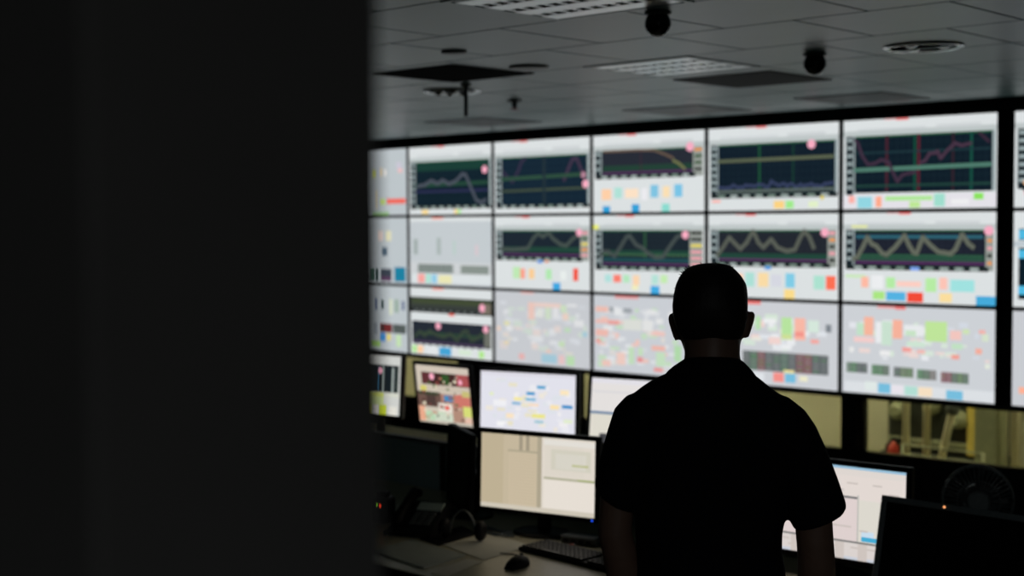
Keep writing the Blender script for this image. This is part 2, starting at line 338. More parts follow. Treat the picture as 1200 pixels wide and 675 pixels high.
    def e5(p): p.rect(.09, .25, .92, .285, (46, 100, 116)); p.rect(.09, .47, .92, .485, (52, 96, 70)); p.rect(.09, .515, .92, .53, (60, 96, 78)); p.rect(.06, .14, .17, .165, (232, 236, 150))
    P[5, 1] = mid(24, [(.07, .52), (.1, .5), (.14, .38), (.17, .27), (.2, .35), (.23, .37), (.27, .45), (.3, .47), (.36, .38), (.42, .25), (.45, .36), (.48, .44), (.5, .45), (.54, .27), (.59, .36), (.64, .43), (.68, .44), (.72, .45), (.75, .4), (.79, .24), (.83, .34), (.86, .38)], (122, 124, 106), u1=.935, v1=.59, disc=(.955, .2), band=.46, extra=e5, red=.38, bg=(30, 34, 46),
        low=[(.02, .7, .16, .73, (200, 234, 180)), (.13, .72, .18, .84, (254, 186, 164)), (.2, .7, .28, .85, (236, 238, 240)), (.3, .72, .36, .84, (180, 236, 164)), (.37, .76, .53, .82, (252, 206, 194)), (.56, .72, .63, .87, (182, 236, 164)), (.65, .71, .7, .84, (252, 196, 182)), (.72, .73, .87, .86, (160, 226, 224)), (.21, .88, .29, .97, (170, 230, 130)), (.3, .88, .43, .98, (84, 178, 226)), (.44, .88, .545, .99, (242, 76, 56)), (.65, .88, .73, .98, (250, 222, 158)), (.88, .9, 1, 1, (70, 170, 218)), (.46, .6, .52, .64, (120, 160, 235))])
    p = Pic(WHITE); p.blocks([(.03, .18, .9, .3, (22, 36, 44)), (.03, .38, .9, .92, (14, 30, 40)), (.03, .19, .14, .29, (80, 186, 226)), (.03, .4, .1, .49, (80, 186, 226)), (.03, .78, .1, .87, (80, 186, 226)), (.0, .31, .95, .37, (190, 200, 206)), (.2, .5, .8, .52, (60, 100, 96)), (.2, .7, .7, .72, (110, 80, 90))]); P[6, 1] = p
    # ---- bottom row
    p = Pic(GREY); p.blocks([(.52, .2, .56, .38, (110, 124, 150)), (.62, .22, .66, .36, (54, 76, 74)), (.74, .2, .79, .44, (212, 220, 196)), (.82, .2, .87, .4, (150, 172, 156)), (.92, .22, .95, .36, (70, 84, 130)), (.5, .58, .56, .76, (160, 168, 176)), (.6, .58, .78, .72, (116, 46, 48)), (.62, .6, .66, .7, (60, 50, 50)), (.79, .58, .97, .72, (84, 92, 90)), (.6, .73, .68, .86, (66, 140, 206)), (.7, .74, .76, .84, (232, 214, 120)), (.84, .74, .9, .92, (196, 226, 176)), (.46, .86, .6, .95, (170, 216, 120))]); P[0, 2] = p
    p = Pic(WHITE); p.blocks([(0, .14, 1, .37, (58, 64, 60)), (.02, .16, .98, .24, (66, 76, 54)), (0, .31, 1, .36, (40, 44, 46)), (.02, .5, .98, .84, (38, 44, 54)), (.1, .66, .9, .7, (46, 72, 56)), (.88, .2, .98, .35, (120, 112, 100)), (.9, .56, .98, .82, (110, 112, 104)), (.28, 0, .42, .03, cPNK), (.48, .37, .55, .4, cRED)])
    p.line([(.05, .74), (.12, .66), (.18, .72), (.24, .64), (.34, .7), (.42, .72), (.5, .66), (.58, .76), (.65, .62), (.7, .6), (.75, .74), (.82, .7), (.88, .62)], .045, (70, 84, 62)); p.rect(.02, .8, .9, .82, (90, 70, 104))
    p.disc(.88, .26, .06, PINK); p.disc(.35, .56, .055, PINK); p.disc(.92, .56, .055, PINK)
    for k in range(10): p.rect(.06 + k * .085, .33, .1 + k * .085, .35, (120, 128, 126)); p.rect(.06 + k * .085, .84, .1 + k * .085, .86, (120, 128, 126))
    p.blocks([(.02, .87, .08, .98, (180, 230, 150)), (.09, .87, .16, .98, (252, 206, 164)), (.2, .88, .34, .97, (226, 230, 232)), (.36, .87, .51, .99, (70, 164, 212)), (.6, .88, .75, .96, (214, 232, 212)), (.84, .88, .9, .98, (176, 232, 140))]); P[1, 2] = p
    p = Pic(LAV); p.rect(.28, 0, .42, .03, cPNK); mosaic(p, 7, 70, .03, .12, .97, .84, [(232, 234, 236), (240, 240, 240), (222, 226, 232), (206, 224, 204), (238, 216, 206), (228, 222, 200), (210, 214, 220)], .03, .1)
    p.blocks([(.36, .14, .43, .38, (254, 192, 166)), (.43, .14, .7, .2, (252, 206, 186)), (.45, .22, .52, .34, (236, 238, 226)), (.54, .2, .6, .36, (206, 230, 186)), (.62, .2, .68, .34, (238, 238, 238)), (.7, .16, .76, .26, (204, 234, 176)), (.72, .27, .78, .36, (252, 210, 180)), (.1, .42, .16, .48, (236, 230, 140)), (.74, .46, .8, .52, (176, 226, 160)), (.92, .5, .97, .57, (130, 200, 220)), (.26, .86, .32, .94, (250, 150, 140)), (.5, .84, .66, .96, (120, 196, 220)), (.68, .84, .74, .96, (250, 186, 182)), (.76, .84, .84, .97, (170, 230, 140)), (.02, .5, .06, .56, cORA), (.1, .7, .15, .75, cYEL), (.68, .66, .74, .72, (190, 232, 150)), (.55, .78, .6, .82, (250, 190, 160))]); P[2, 2] = p
    p = Pic((202, 206, 212)); p.rect(.2, 0, .42, .035, (244, 110, 104)); mosaic(p, 9, 80, .02, .14, .8, .95, [(232, 234, 236), (238, 238, 236), (226, 228, 230), (190, 226, 176), (250, 190, 170), (232, 222, 210), (214, 218, 222)], .03, .09)
    p.blocks([(.02, .15, .14, .22, (252, 178, 152)), (.15, .15, .19, .22, (120, 128, 134)), (.28, .16, .36, .22, (120, 128, 134)), (.2, .16, .26, .26, (238, 240, 240)), (.02, .32, .25, .37, (252, 176, 156)), (.14, .33, .24, .38, (246, 128, 108)), (.02, .45, .14, .54, (252, 172, 148)), (.02, .58, .07, .63, (248, 130, 110)), (.54, .44, .66, .49, (252, 190, 174)), (.54, .62, .66, .68, (252, 166, 138)), (.33, .66, .38, .88, (186, 228, 170)), (.42, .66, .46, .76, (190, 230, 170)), (.58, .7, .66, .88, (190, 230, 176)), (.22, .74, .3, .9, (252, 200, 180)), (.41, .78, .46, .85, (240, 104, 96)), (.56, .9, .64, .95, (244, 110, 96)), (.28, .3, .45, .44, (226, 228, 216)), (.74, .6, .8, .8, (160, 222, 140)), (.46, .3, .55, .44, (236, 236, 232))]); P[3, 2] = p
    p = Pic((205, 208, 213)); p.rect(.3, 0, .42, .04, (244, 110, 104)); mosaic(p, 12, 34, .05, .14, .95, .58, [(236, 238, 240), (226, 230, 236), (214, 232, 214), (244, 212, 206), (232, 232, 220)], .03, .1)
    p.blocks([(.38, .18, .42, .34, (180, 226, 170)), (.44, .2, .54, .26, (240, 242, 242)), (.58, .18, .66, .38, (180, 230, 150)), (.58, .38, .66, .44, (206, 226, 140)), (.68, .18, .76, .44, (253, 180, 158)), (.68, .34, .75, .4, (248, 140, 126)), (.78, .2, .86, .34, (214, 234, 220)), (.91, .24, .95, .33, (110, 118, 126)), (.8, .42, .86, .47, (248, 160, 150)), (.58, .5, .66, .56, (238, 240, 242))])
    table(p, .28, .6, .93, .83, [(64, 72, 74), (48, 96, 62), (122, 40, 52), (70, 76, 78), (64, 72, 74), (44, 92, 66), (66, 72, 76), (116, 40, 52), (122, 36, 52), (66, 74, 78), (64, 70, 74)], 3)
    p.blocks([(.52, .84, .6, .95, (248, 134, 124)), (.61, .84, .69, .95, (100, 186, 222)), (.6, .8, .68, .84, (236, 222, 150)), (.72, .86, .78, .92, (240, 236, 200)), (.02, .86, .45, .95, (226, 230, 234))]); P[4, 2] = p
    p = Pic((205, 209, 214)); p.rect(.24, 0, .43, .025, (246, 150, 150)); p.rect(.36, .0, .43, .035, (244, 96, 92)); mosaic(p, 15, 40, .03, .14, .97, .6, [(236, 238, 242), (230, 232, 238), (216, 232, 216), (240, 216, 210), (212, 218, 228)], .02, .08)
    p.blocks([(.1, .2, .15, .34, (190, 228, 196)), (.15, .13, .215, .34, (253, 176, 144)), (.08, .36, .22, .42, (248, 204, 200)), (.23, .18, .3, .42, (238, 240, 242)), (.27, .17, .34, .44, (200, 228, 206)), (.345, .15, .41, .36, (253, 172, 142)), (.42, .2, .55, .32, (236, 238, 240)), (.43, .26, .5, .32, (198, 230, 194)), (.56, .15, .7, .37, (188, 232, 140)), (.44, .38, .56, .44, (206, 232, 210)), (.72, .24, .79, .34, (248, 196, 186)), (.8, .22, .84, .27, (206, 230, 170)), (.73, .38, .8, .44, (190, 228, 190)), (.41, .45, .47, .5, (248, 150, 140)), (.51, .47, .56, .51, (250, 180, 170)), (.73, .5, .78, .55, (246, 150, 134)), (.88, .42, .92, .48, (250, 164, 140)), (.9, .22, .94, .26, (248, 170, 160)), (.26, .5, .33, .56, (240, 240, 240)), (.05, .48, .08, .54, (238, 238, 236)), (.92, .26, .96, .34, (214, 228, 200)), (.94, .58, .97, .63, (230, 236, 220))])
    G1, G2, RD = (48, 116, 56), (84, 112, 58), (128, 36, 56)
    table(p, .03, .655, .175, .77, [(80, 110, 84), G1, None, None], 4); table(p, .205, .665, .325, .78, [G1, G1, (64, 92, 60)], 5); table(p, .355, .675, .485, .785, [None, G2, G2], 6); table(p, .51, .685, .635, .795, [G1, (60, 96, 60), (120, 110, 104)], 7); table(p, .665, .695, .84, .81, [RD, RD, (64, 88, 62), G2, (60, 92, 60)], 8)
    p.blocks([(.02, .87, 1, .99, (222, 226, 230)), (.16, .86, .24, .96, (226, 236, 232)), (.25, .87, .335, .98, (92, 186, 222)), (.34, .88, .42, .97, (236, 230, 238)), (.43, .88, .515, .98, (172, 224, 210)), (.52, .88, .61, .98, (252, 226, 190)), (.7, .89, .805, .99, (92, 186, 222))]); P[5, 2] = p
    p = Pic(LAV); p.blocks([(.1, .33, .2, .42, (96, 108, 124)), (.08, .48, .16, .56, (252, 206, 178)), (.04, .8, .16, .87, (253, 176, 148)), (.12, .62, .2, .68, (236, 238, 240)), (.3, .2, .5, .5, (232, 234, 238)), (.4, .7, .7, .85, (80, 100, 90))]); P[6, 2] = p
    for key, k in (((2, 2), .45), ((3, 2), .35), ((4, 2), .12), ((5, 2), .15), ((0, 0), .1)): P[key].fade(k)
    return P

# ------------------------------------------------------------------ the room
CEIL = 2.61
PW, PH = 1.02, 1.02 * 9 / 16
GX, GZ, KB = 0.031171, 0.024628, 0.017949
WX0, WY0 = -6.722645, 8.103041
ZTOP = EYE + 0.653764
COLP = PW + GX
SEGS = {3: (WX0, WY0)}
for c in (4, 5, 6, 7, 8, 9):
    a = (c - 4) * KB; sx, sy = SEGS[c - 1]; SEGS[c] = (sx + COLP * cos(a), sy + COLP * sin(a))
for c in (2, 1, 0, -1, -2):
    a = (c - 3) * KB; sx, sy = SEGS[c + 1]; SEGS[c] = (sx - COLP * cos(a), sy - COLP * sin(a))
def seg_matrix(c):            # local x along the wall from the column's left edge, y away from the room, z up
    sx, sy = SEGS[c]; return Matrix.Translation((sx, sy, 0)) @ Matrix.Rotation((c - 3) * KB, 4, 'Z')
ZB = ZTOP - 3 * PH - 2 * GZ     # lower edge of the bottom row
WIN_T, WIN_B = ZB - 0.022, 0.355

def structure(o): o['kind'] = 'structure'; return o
structure(MB().box(-13, 4, -3.2, 8.6, -0.1, 0).build('floor', M_FLOOR))
ceil = structure(MB().box(-13, 4, -3.2, 8.5, CEIL + 0.06, CEIL + 0.16).build('ceiling', M_CEIL))
structure(MB().box(-11.4, -11.2, -3.2, 8.5, 0, CEIL + 0.06).build('wall_left', M_WALL))
structure(MB().box(3.0, 3.2, -3.2, 8.5, 0, CEIL + 0.06).build('wall_right', M_WALL))
structure(MB().box(-11.2, 3.0, -3.2, -3.0, 0, CEIL + 0.06).build('wall_rear', M_WALL))
# near wall end beside the camera (the dark mass on the left)
e = at_d(449, 337, 0.60)
nw = MB().box(-11.2, e.x, e.y - 0.14, e.y, 0, CEIL + 0.06, bev=0.002)
structure(nw.build('wall_near', M_NEAR))
# video wall carcass
vw = MB()
for c in range(-2, 10):
    M = seg_matrix(c)
    vw.box(0, COLP, 0.10, 0.16, ZB - 0.02, CEIL + 0.06, M)                 # backing behind displays
    vw.box(0, COLP, -0.01, 0.10, ZTOP + 0.012, CEIL + 0.06, M)            # black fascia above
    vw.box(0, COLP, 0.02, 0.14, 0, WIN_B, M)                             # spandrel under the windows
    vw.box(0, COLP, -0.005, 0.14, WIN_T, ZB - 0.006, M)                  # head rail
structure(vw.build('wall_back', M_BLACK))
# windows between black posts
posts = [at_y(px, 480, WY0).x for px in (600, 993)]
PHW = [(at_y(668, 480, WY0).x - at_y(531, 480, WY0).x) / 2, 0.06]   # half widths: a solid pier, a slim post
def win_piece(n, xa, xb):
    root = None
    fr = MB(); panes = []
    for c in range(-2, 10):
        sx, _ = SEGS[c]; a = max(xa, sx); b = min(xb, sx + COLP)
        if b - a < 0.05: continue
        M = seg_matrix(c); u0, u1 = a - sx, b - sx
        fr.box(u0, u1, 0.03, 0.10, WIN_B, WIN_B + 0.022, M); fr.box(u0, u1, 0.03, 0.10, WIN_T - 0.018, WIN_T, M)
        if a == xa: fr.box(u0, u0 + 0.02, 0.03, 0.10, WIN_B, WIN_T, M)
        if b == xb: fr.box(u1 - 0.02, u1, 0.03, 0.10, WIN_B, WIN_T, M)
        panes.append((M, u0, u1))
    root = structure(fr.build('window_%d' % n, M_BEZEL))
    for M, u0, u1 in panes: MB().box(u0, u1, 0.062, 0.068, WIN_B + 0.012, WIN_T - 0.01, M).build('pane', GLASS, root)
    structure(root); return root
edges = [SEGS[-2][0]] + posts + [SEGS[9][0]]
pb = MB()
for x in posts:
    c = max(k for k in SEGS if SEGS[k][0] <= x); M = seg_matrix(c); u = x - SEGS[c][0]; hw = PHW[posts.index(x)]
    structure(MB().box(u - hw, u + hw, -0.0, 0.14, WIN_B, WIN_T, M, bev=0.004).build('trim_%d' % (posts.index(x) + 1), M_BLACK))
for i in range(3):
    win_piece(i + 1, edges[i] + (PHW[i - 1] + .005 if i else 0), edges[i + 1] - (PHW[i] + .005 if i < 2 else 0))

# ceiling tiles: real tiles with open joints, fixtures take the place of tiles
TS = 0.6
tm = MB().box(-TS / 2 + 0.003, TS / 2 - 0.003, -TS / 2 + 0.003, TS / 2 - 0.003, 0, 0.015, bev=0.004).mesh('ceiling_tile'); tm.materials.append(M_TILE)
FIX = [(-3.3, 3.2), (-4.2, 5.0)]
y = 2.0
while y < 8.0:
    off = -3.3 if (3.1 < y < 3.3 or 4.3 < y < 4.5) else -3.6
    x = off - 0.6 * 11
    while x < 0.4:
        if not any(abs(x - fx) < 0.05 and abs(y - fy) < 0.05 for fx, fy in FIX):
            o = bpy.data.objects.new('ceiling_tile', tm); COL.objects.link(o); o.parent = ceil
            o.location = (x + 0.3, y + 0.3, CEIL)
        x += 0.6
    y = round(y + 0.6, 3)

# hall behind the windows
M_HALL = mat('yellowish_plaster', (190, 187, 164), 0.8, noise=0.05, scale=5, bump=0.05)
M_HFLOOR = mat('hall_floor_paint', (120, 116, 92), 0.5, noise=0.1, scale=5)
HY = 10.6
structure(MB().box(-13, 4, 8.62, HY + 0.3, -0.16, -0.06).build('floor_hall', M_HFLOOR))
structure(MB().box(-13, 4, HY, HY + 0.2, -0.06, 2.9).build('wall_hall', M_HALL))
structure(MB().box(-13, 4, 8.4, HY + 0.2, 2.9, 3.0).build('ceiling_hall', M_HALL))
structure(MB().box(-13.2, -13, 8.6, HY + 0.2, -0.06, 3.0).build('wall_hall_left', M_HALL))
structure(MB().box(4, 4.2, 8.6, HY + 0.2, -0.06, 3.0).build('wall_hall_right', M_HALL))
M_TUBE = emit('hall_tube_light', (255, 243, 205), HALL_LAMP)

# ------------------------------------------------------------------ wall displays
LBL = {
 (0, 0): 'pale wall display with a red block, top row, half hidden by the dark near wall',
 (1, 0): 'wall display in the top row with a grey trend peaking over green and violet lines',
 (2, 0): 'wall display in the top row with two mauve humps and a low pink dot',
 (3, 0): 'wall display in the top row whose white lower half holds pale orange and blue blocks',
 (4, 0): 'wall display in the top row with a level olive line and a noisy violet trace',
 (5, 0): 'large-looking top-row wall display with red and green vertical lines and a mauve trend',
 (6, 0): 'top-row wall display cut off by the right edge of the picture',
 (0, 1): 'pale wall display with a teal block, middle row, half hidden by the dark near wall',
 (1, 1): 'pale grey wall display in the middle row with faint bars and two dark strips',
 (2, 1): 'wall display in the middle row with a double-hump trend above a red block',
 (3, 1): 'wall display in the middle row with a two-peak trend, left of the man\'s head',
 (4, 1): 'wall display in the middle row with a four-peak trend, just right of the man\'s head',
 (5, 1): 'middle-row wall display with a bold zigzag trend and a bright red block along the bottom',
 (6, 1): 'middle-row wall display with blue tags, cut off by the right edge of the picture',
 (0, 2): 'pale bottom-row wall display with a dark red block, half hidden by the near wall',
 (1, 2): 'bottom-row wall display with two stacked dark charts and three pink dots',
 (2, 2): 'lavender bottom-row wall display with pale scattered tiles and an orange bracket',
 (3, 2): 'bottom-row wall display crowded with salmon and green tiles, left of the man\'s neck',
 (4, 2): 'bottom-row wall display with one long dark table, right of the man\'s neck',
 (5, 2): 'bottom-row wall display with five small dark tables in a row',
 (6, 2): 'bottom-row wall display with an orange spot, cut off by the right edge of the picture'}
PICS = wall_pictures()
for (c, r), pic in PICS.items():
    z1 = ZTOP - r * (PH + GZ); z0 = z1 - PH
    x0 = GX / 2 + (0.075 if c == 6 else 0.0)
    M = seg_matrix(c); base = M @ Vector((x0 + PW / 2, 0.03, z0 - 0.006))
    root = empty('wall_display', base, (c - 3) * KB, LBL[c, r], 'display', 'displays of the video wall')
    h = PW / 2; b = 0.009
    MB().box(-h - b, h + b, 0.0, 0.062, 0, PH + 2 * b - 0.006, bev=0.003).build('housing', M_BEZEL, root)
    fr = MB(); zc = 0.006
    fr.box(-h - b, h + b, -0.027, 0.0, 0, zc); fr.box(-h - b, h + b, -0.027, 0.0, zc + PH, PH + 2 * b - 0.006)
    fr.box(-h - b, -h, -0.027, 0.0, zc, zc + PH); fr.box(h, h + b, -0.027, 0.0, zc, zc + PH)
    fr.build('bezel', M_BEZEL, root)
    pic.build(PW, PH, root, Matrix.Translation((0, -0.022, zc + PH / 2)))

# ------------------------------------------------------------------ ceiling fittings
def troffer(x, y, label):
    root = empty('ceiling_light', (x + 0.3, y + 0.3, CEIL), 0, label, 'light', 'recessed louvre lights')
    f = MB(); a = 0.297
    f.box(-a, a, -a, -a + 0.022, -0.004, 0.02); f.box(-a, a, a - 0.022, a, -0.004, 0.02)
    f.box(-a, -a + 0.022, -a + 0.022, a - 0.022, -0.004, 0.02); f.box(a - 0.022, a, -a + 0.022, a - 0.022, -0.004, 0.02)
    f.build('frame', M_TILE, root)
    MB().box(-a, a, -a, a, 0.045, 0.055).build('tray', M_VENT, root)
    # flush white reflector strips with rows of louvre slots between them
    for k in range(4):
        yc = -0.2145 + k * 0.143
        MB().box(-0.272, 0.272, yc - 0.045, yc + 0.045, -0.004, 0.004, bev=0.002).build('reflector', M_LOUV, root)
    for k in range(3):
        yc = -0.143 + k * 0.143
        MB().tube([(-0.265, yc, 0.028), (0.265, yc, 0.028)], 0.008, 10).build('tube_lamp', M_LOUV, root)
        for j in range(10):
            xj = -0.25 + j * 0.0555
            MB().box(xj - 0.008, xj + 0.008, yc - 0.026, yc + 0.026, -0.003, 0.016).build('louvre_blade', M_LOUV, root)
troffer(-3.3, 3.2, 'recessed ceiling light with louvres, nearest, cut by the top of the picture')
troffer(-4.2, 5.0, 'recessed ceiling light further back, between the two dark ball sensors')

# fill light added behind the camera to lift near wall, skin and desk
lt = empty('ceiling_light', (1.7, -1.4, CEIL), 0, 'added square fill light on the ceiling, behind the camera', 'light')
MB().box(-.3, .3, -.3, .3, -.012, .05, bev=.004).build('frame', M_LOUV, lt)
MB().box(-.26, .26, -.26, .26, -.016, -.011, bev=.002).build('fill_panel', emit('added_fill_glow', (226, 230, 230), FILL_LAMP), lt)

M_VENT2 = mat('grey_grille_paint', (50, 58, 58), 0.46, noise=0.08, scale=40)
def vent(p, size, label, m=None, n=9):
    m = m or M_VENT2
    root = empty('ceiling_vent', (p.x, p.y, CEIL), 0, label, 'vent', 'square air diffusers in the ceiling')
    a = size / 2; f = MB(); w = 0.025
    f.box(-a, a, -a, -a + w, -0.005, 0); f.box(-a, a, a - w, a, -0.005, 0); f.box(-a, -a + w, -a + w, a - w, -0.005, 0); f.box(a - w, a, -a + w, a - w, -0.005, 0)
    f.build('frame', m, root)
    MB().box(-a + w, a - w, -a + w, a - w, -0.002, -0.0005).build('backing', M_BEZEL, root)
    for i in range(n):
        yy = -a + w + (size - 2 * w) * (i + .5) / n; hw = (size - 2 * w) / n * .40
        M = Matrix.Translation((0, yy, -0.005)) @ Matrix.Rotation(rad(-4), 4, 'X')
        MB().box(-a + w, a - w, -hw, hw, -0.001, 0.001, M).build('slat', m, root)
vent(at_z(531, 86, CEIL), 0.56, 'dark square ceiling vent at the left, above the pendant rod', mat('matte_black_grille', (16, 18, 18), 0.95, noise=0.1, scale=40, spec=0.03))
vent(at_z(882, 93, CEIL), 0.58, 'dark square ceiling vent just behind the second louvre light', mat('deep_grey_grille_paint', (34, 40, 40), 0.75, noise=0.1, scale=40, spec=0.2))
vent(at_z(1010, 115, CEIL), 0.58, 'dark square ceiling vent near the fascia, below the round downlight')
vent(at_z(805, 129, CEIL), 0.6, 'dark square ceiling vent against the fascia in the middle')
vent(at_z(567, 143, CEIL), 0.6, 'dark square ceiling vent farthest to the left, close to the fascia')

def ball(p, r, label):
    root = empty('ceiling_sensor', (p.x, p.y, CEIL), 0, label, 'sensor', 'dark ball sensors on the ceiling')
    MB().lathe([(r * 1.0, 0), (r * 1.05, -0.006), (r * .9, -0.012)], 20).build('mount', M_DISC, root)
    MB().ellipsoid((0, 0, -0.004 - .8 * r), (r, r, r), 20, 13).build('dome', M_DOME, root)
    MB().lathe([(r * .62, -0.004 - 1.58 * r), (r * .62, -0.006 - 1.62 * r), (r * .56, -0.004 - 1.64 * r)], 16).build('lens_ring', M_STEEL, root)
ball(at_z(771, 14, CEIL), 0.046, 'dark ball-shaped sensor hanging beside the nearest louvre light')
ball(at_z(955, 63, CEIL), 0.050, 'dark ball-shaped sensor hanging left of the round downlight')

def downlight(p, r, label, lamps=3, q=.16, hq=.008):
    root = empty('downlight', (p.x, p.y, CEIL), 0, label, 'light', 'round downlights')
    MB().lathe([(r * .84, -0.001), (r, -0.001), (r * 1.0, -0.007), (r * .93, -0.012), (r * .84, -0.008)], 32).build('trim_ring', M_STEEL, root)
    MB().lathe([(r * .84, -0.008), (r * .83, -0.003), (r * .3, -0.0015), (0.004, -0.0015)], 32).build('reflector', M_VENT, root)
    for k in range(lamps):
        a = 2 * pi * k / lamps + .4
        MB().ellipsoid((r * .5 * cos(a), r * .5 * sin(a), -0.006), (r * q, r * q, hq), 14, 9).build('lamp_lens', M_STEEL, root)
    MB().box(-r * .84, r * .84, -0.006, 0.006, -0.012, -0.006).build('cross_bar', M_STEEL, root)
downlight(at_z(1082, 54, CEIL), 0.165, 'large round downlight with a bright steel rim at the upper right')
downlight(at_z(530, 106, CEIL), 0.16, 'round downlight with glinting lenses at the left, behind the square vent', 6, .13, .022)
def disc(p, r, label):
    root = empty('ceiling_speaker', (p.x, p.y, CEIL), 0, label, 'speaker', 'small round ceiling discs')
    MB().lathe([(r, -0.0005), (r * .98, -0.008), (r * .8, -0.012)], 24).build('rim', M_DISC, root)
    MB().lathe([(r * .8, -0.010), (r * .5, -0.013), (0.003, -0.014)], 24).build('grille', M_DISC, root)
disc(at_z(532, 60, CEIL), 0.055, 'small round disc on the ceiling at the left, nearest')
disc(at_z(620, 78, CEIL), 0.095, 'small round disc on the ceiling, right of the left square vent')
p = at_z(546, 98, CEIL)
rt = empty('pendant_rod', (p.x, p.y, CEIL), 0, 'thin dark rod hanging from the ceiling under the left square vent', 'rod')
MB().lathe([(0.03, 0), (0.03, -0.01), (0.012, -0.018)], 16).build('ceiling_cup', M_VENT, rt)
MB().tube([(0, 0, -0.015), (0, 0, -0.17)], 0.011, 10).build('rod', M_VENT, rt)
p = at_z(603, 117, CEIL)
rt = empty('sprinkler', (p.x, p.y, CEIL), 0, 'small fire sprinkler head hanging from the ceiling near the fascia', 'sprinkler')
MB().lathe([(0.045, 0), (0.045, -0.008), (0.02, -0.014)], 16).build('escutcheon', M_GREYP, rt)
MB().lathe([(0.016, -0.014), (0.016, -0.04), (0.01, -0.045)], 12).build('body', M_VENT, rt)
MB().lathe([(0.03, -0.06), (0.03, -0.057), (0.008, -0.05), (0.008, -0.045)], 12).build('deflector', mat('red_glass', (170, 60, 60), 0.3), rt)

# ------------------------------------------------------------------ desks
DZ = 0.74
def desk(name, x0, x1, y0, y1, label, m=M_DESK):
    root = empty(name, ((x0 + x1) / 2, (y0 + y1) / 2, 0), 0, label, 'desk')
    w, d = (x1 - x0) / 2, (y1 - y0) / 2
    top = MB().box(-w, w, -d, d, DZ - 0.03, DZ, bev=0.004).build('worktop', m, root)
    MB().box(-w, w, -d - 0.006, -d, DZ - 0.032, DZ - 0.002, bev=0.002).build('edge_band', M_BEZEL, top)
    for s in (-1, -0.33, 0.33, 1):
        MB().box(s * (w - 0.06) - 0.02, s * (w - 0.06) + 0.02, -d + 0.05, d - 0.05, 0, DZ - 0.03, bev=0.003).build('support_panel', M_PLAST, root)
    MB().box(-w + 0.1, w - 0.1, d - 0.10, d - 0.08, 0.12, DZ - 0.03).build('modesty_panel', M_PLAST, root)
    return root
desk('console_desk', -4.9, -0.9, 3.06, 4.10, 'long pale desk in front of the man, strewn with papers')
desk('console_desk', -7.2, -2.55, 4.62, 5.24, 'long desk tinted yellow for window light, further back, carrying the upper row of monitors', M_DESK_TINT)
# privacy screen along the back of the front desk
root = empty('desk_screen', (-2.9, 4.135, 0), 0, 'low grey fabric privacy screen along the back of the front desk', 'screen')
for k in range(5):
    x = -2.35 + k * 1.0
    MB().box(x + .004, x + .996, -0.014, 0.014, 0.3, 0.93, bev=0.006).build('panel', M_PANEL, root)
MB().box(-2.35, 2.65, -0.017, 0.017, 0.93, 0.945, bev=0.003).build('top_rail', M_GREYP, root)
for k in range(6): MB().box(-2.35 + k * 1.0 - .015, -2.35 + k * 1.0 + .015, -0.018, 0.018, 0, 0.93).build('post', M_PLAST, root)

# ------------------------------------------------------------------ monitors
def monitor(C, adeg, tdeg, W, H, pic, label, bez=0.016, led=None, bezm=M_BEZEL):
    C = Vector(C); root = empty('monitor', (C.x, C.y, DZ), rad(adeg), label, 'monitor')
    zc = C.z - DZ; T = Matrix.Translation((0, 0, zc)) @ Matrix.Rotation(rad(-tdeg), 4, 'X'); w, h = W / 2, H / 2
    # housing: shallow box with a bulged back
    MB().box(-w - bez, w + bez, 0.002, 0.022, -h - bez, h + bez, T, bev=0.003).box(-w * .75, w * .75, 0.02, 0.04, -h * .75, h * .75, T, bev=0.012).build('housing', M_PLAST, root)
    fr = MB()
    fr.box(-w - bez, w + bez, -0.008, 0.003, h, h + bez, T, bev=0.002); fr.box(-w - bez, w + bez, -0.008, 0.003, -h - bez, -h, T, bev=0.002)
    fr.box(-w - bez, -w, -0.008, 0.003, -h, h, T, bev=0.002); fr.box(w, w + bez, -0.008, 0.003, -h, h, T, bev=0.002)
    bz = fr.build('bezel', bezm, root)
    if pic: pic.build(W, H, root, T @ Matrix.Translation((0, -0.001, 0)))
    else: MB().box(-w, w, -0.002, 0.002, -h, h, T).build('screen', M_OFF, root)
    if led: MB().ellipsoid((0, 0, 0), (0.004, 0.002, 0.004), 10, 7, T @ Matrix.Translation((led[0] * w, -0.009, led[1] * (h + bez / 2)))).build('power_light', led[2], bz)
    MB().tube([(0, 0.055, 0.012), (0, 0.06, zc * .6), (0, 0.045, zc)], [0.026, 0.022, 0.024], 12).build('stand', M_PLAST, root)
    MB().lathe([(0.105, 0.0), (0.105, 0.006), (0.095, 0.011), (0.03, 0.016)], 28, Matrix.Translation((0, 0.045, 0)) @ Matrix.Diagonal((1.1, .85, 1, 1))).build('base', M_PLAST, root)
    return root
E_BLUE = emit('blue_indicator', (40, 90, 255), 1.2)
E_AMBER = emit('amber_indicator', (255, 170, 110), 1.2)
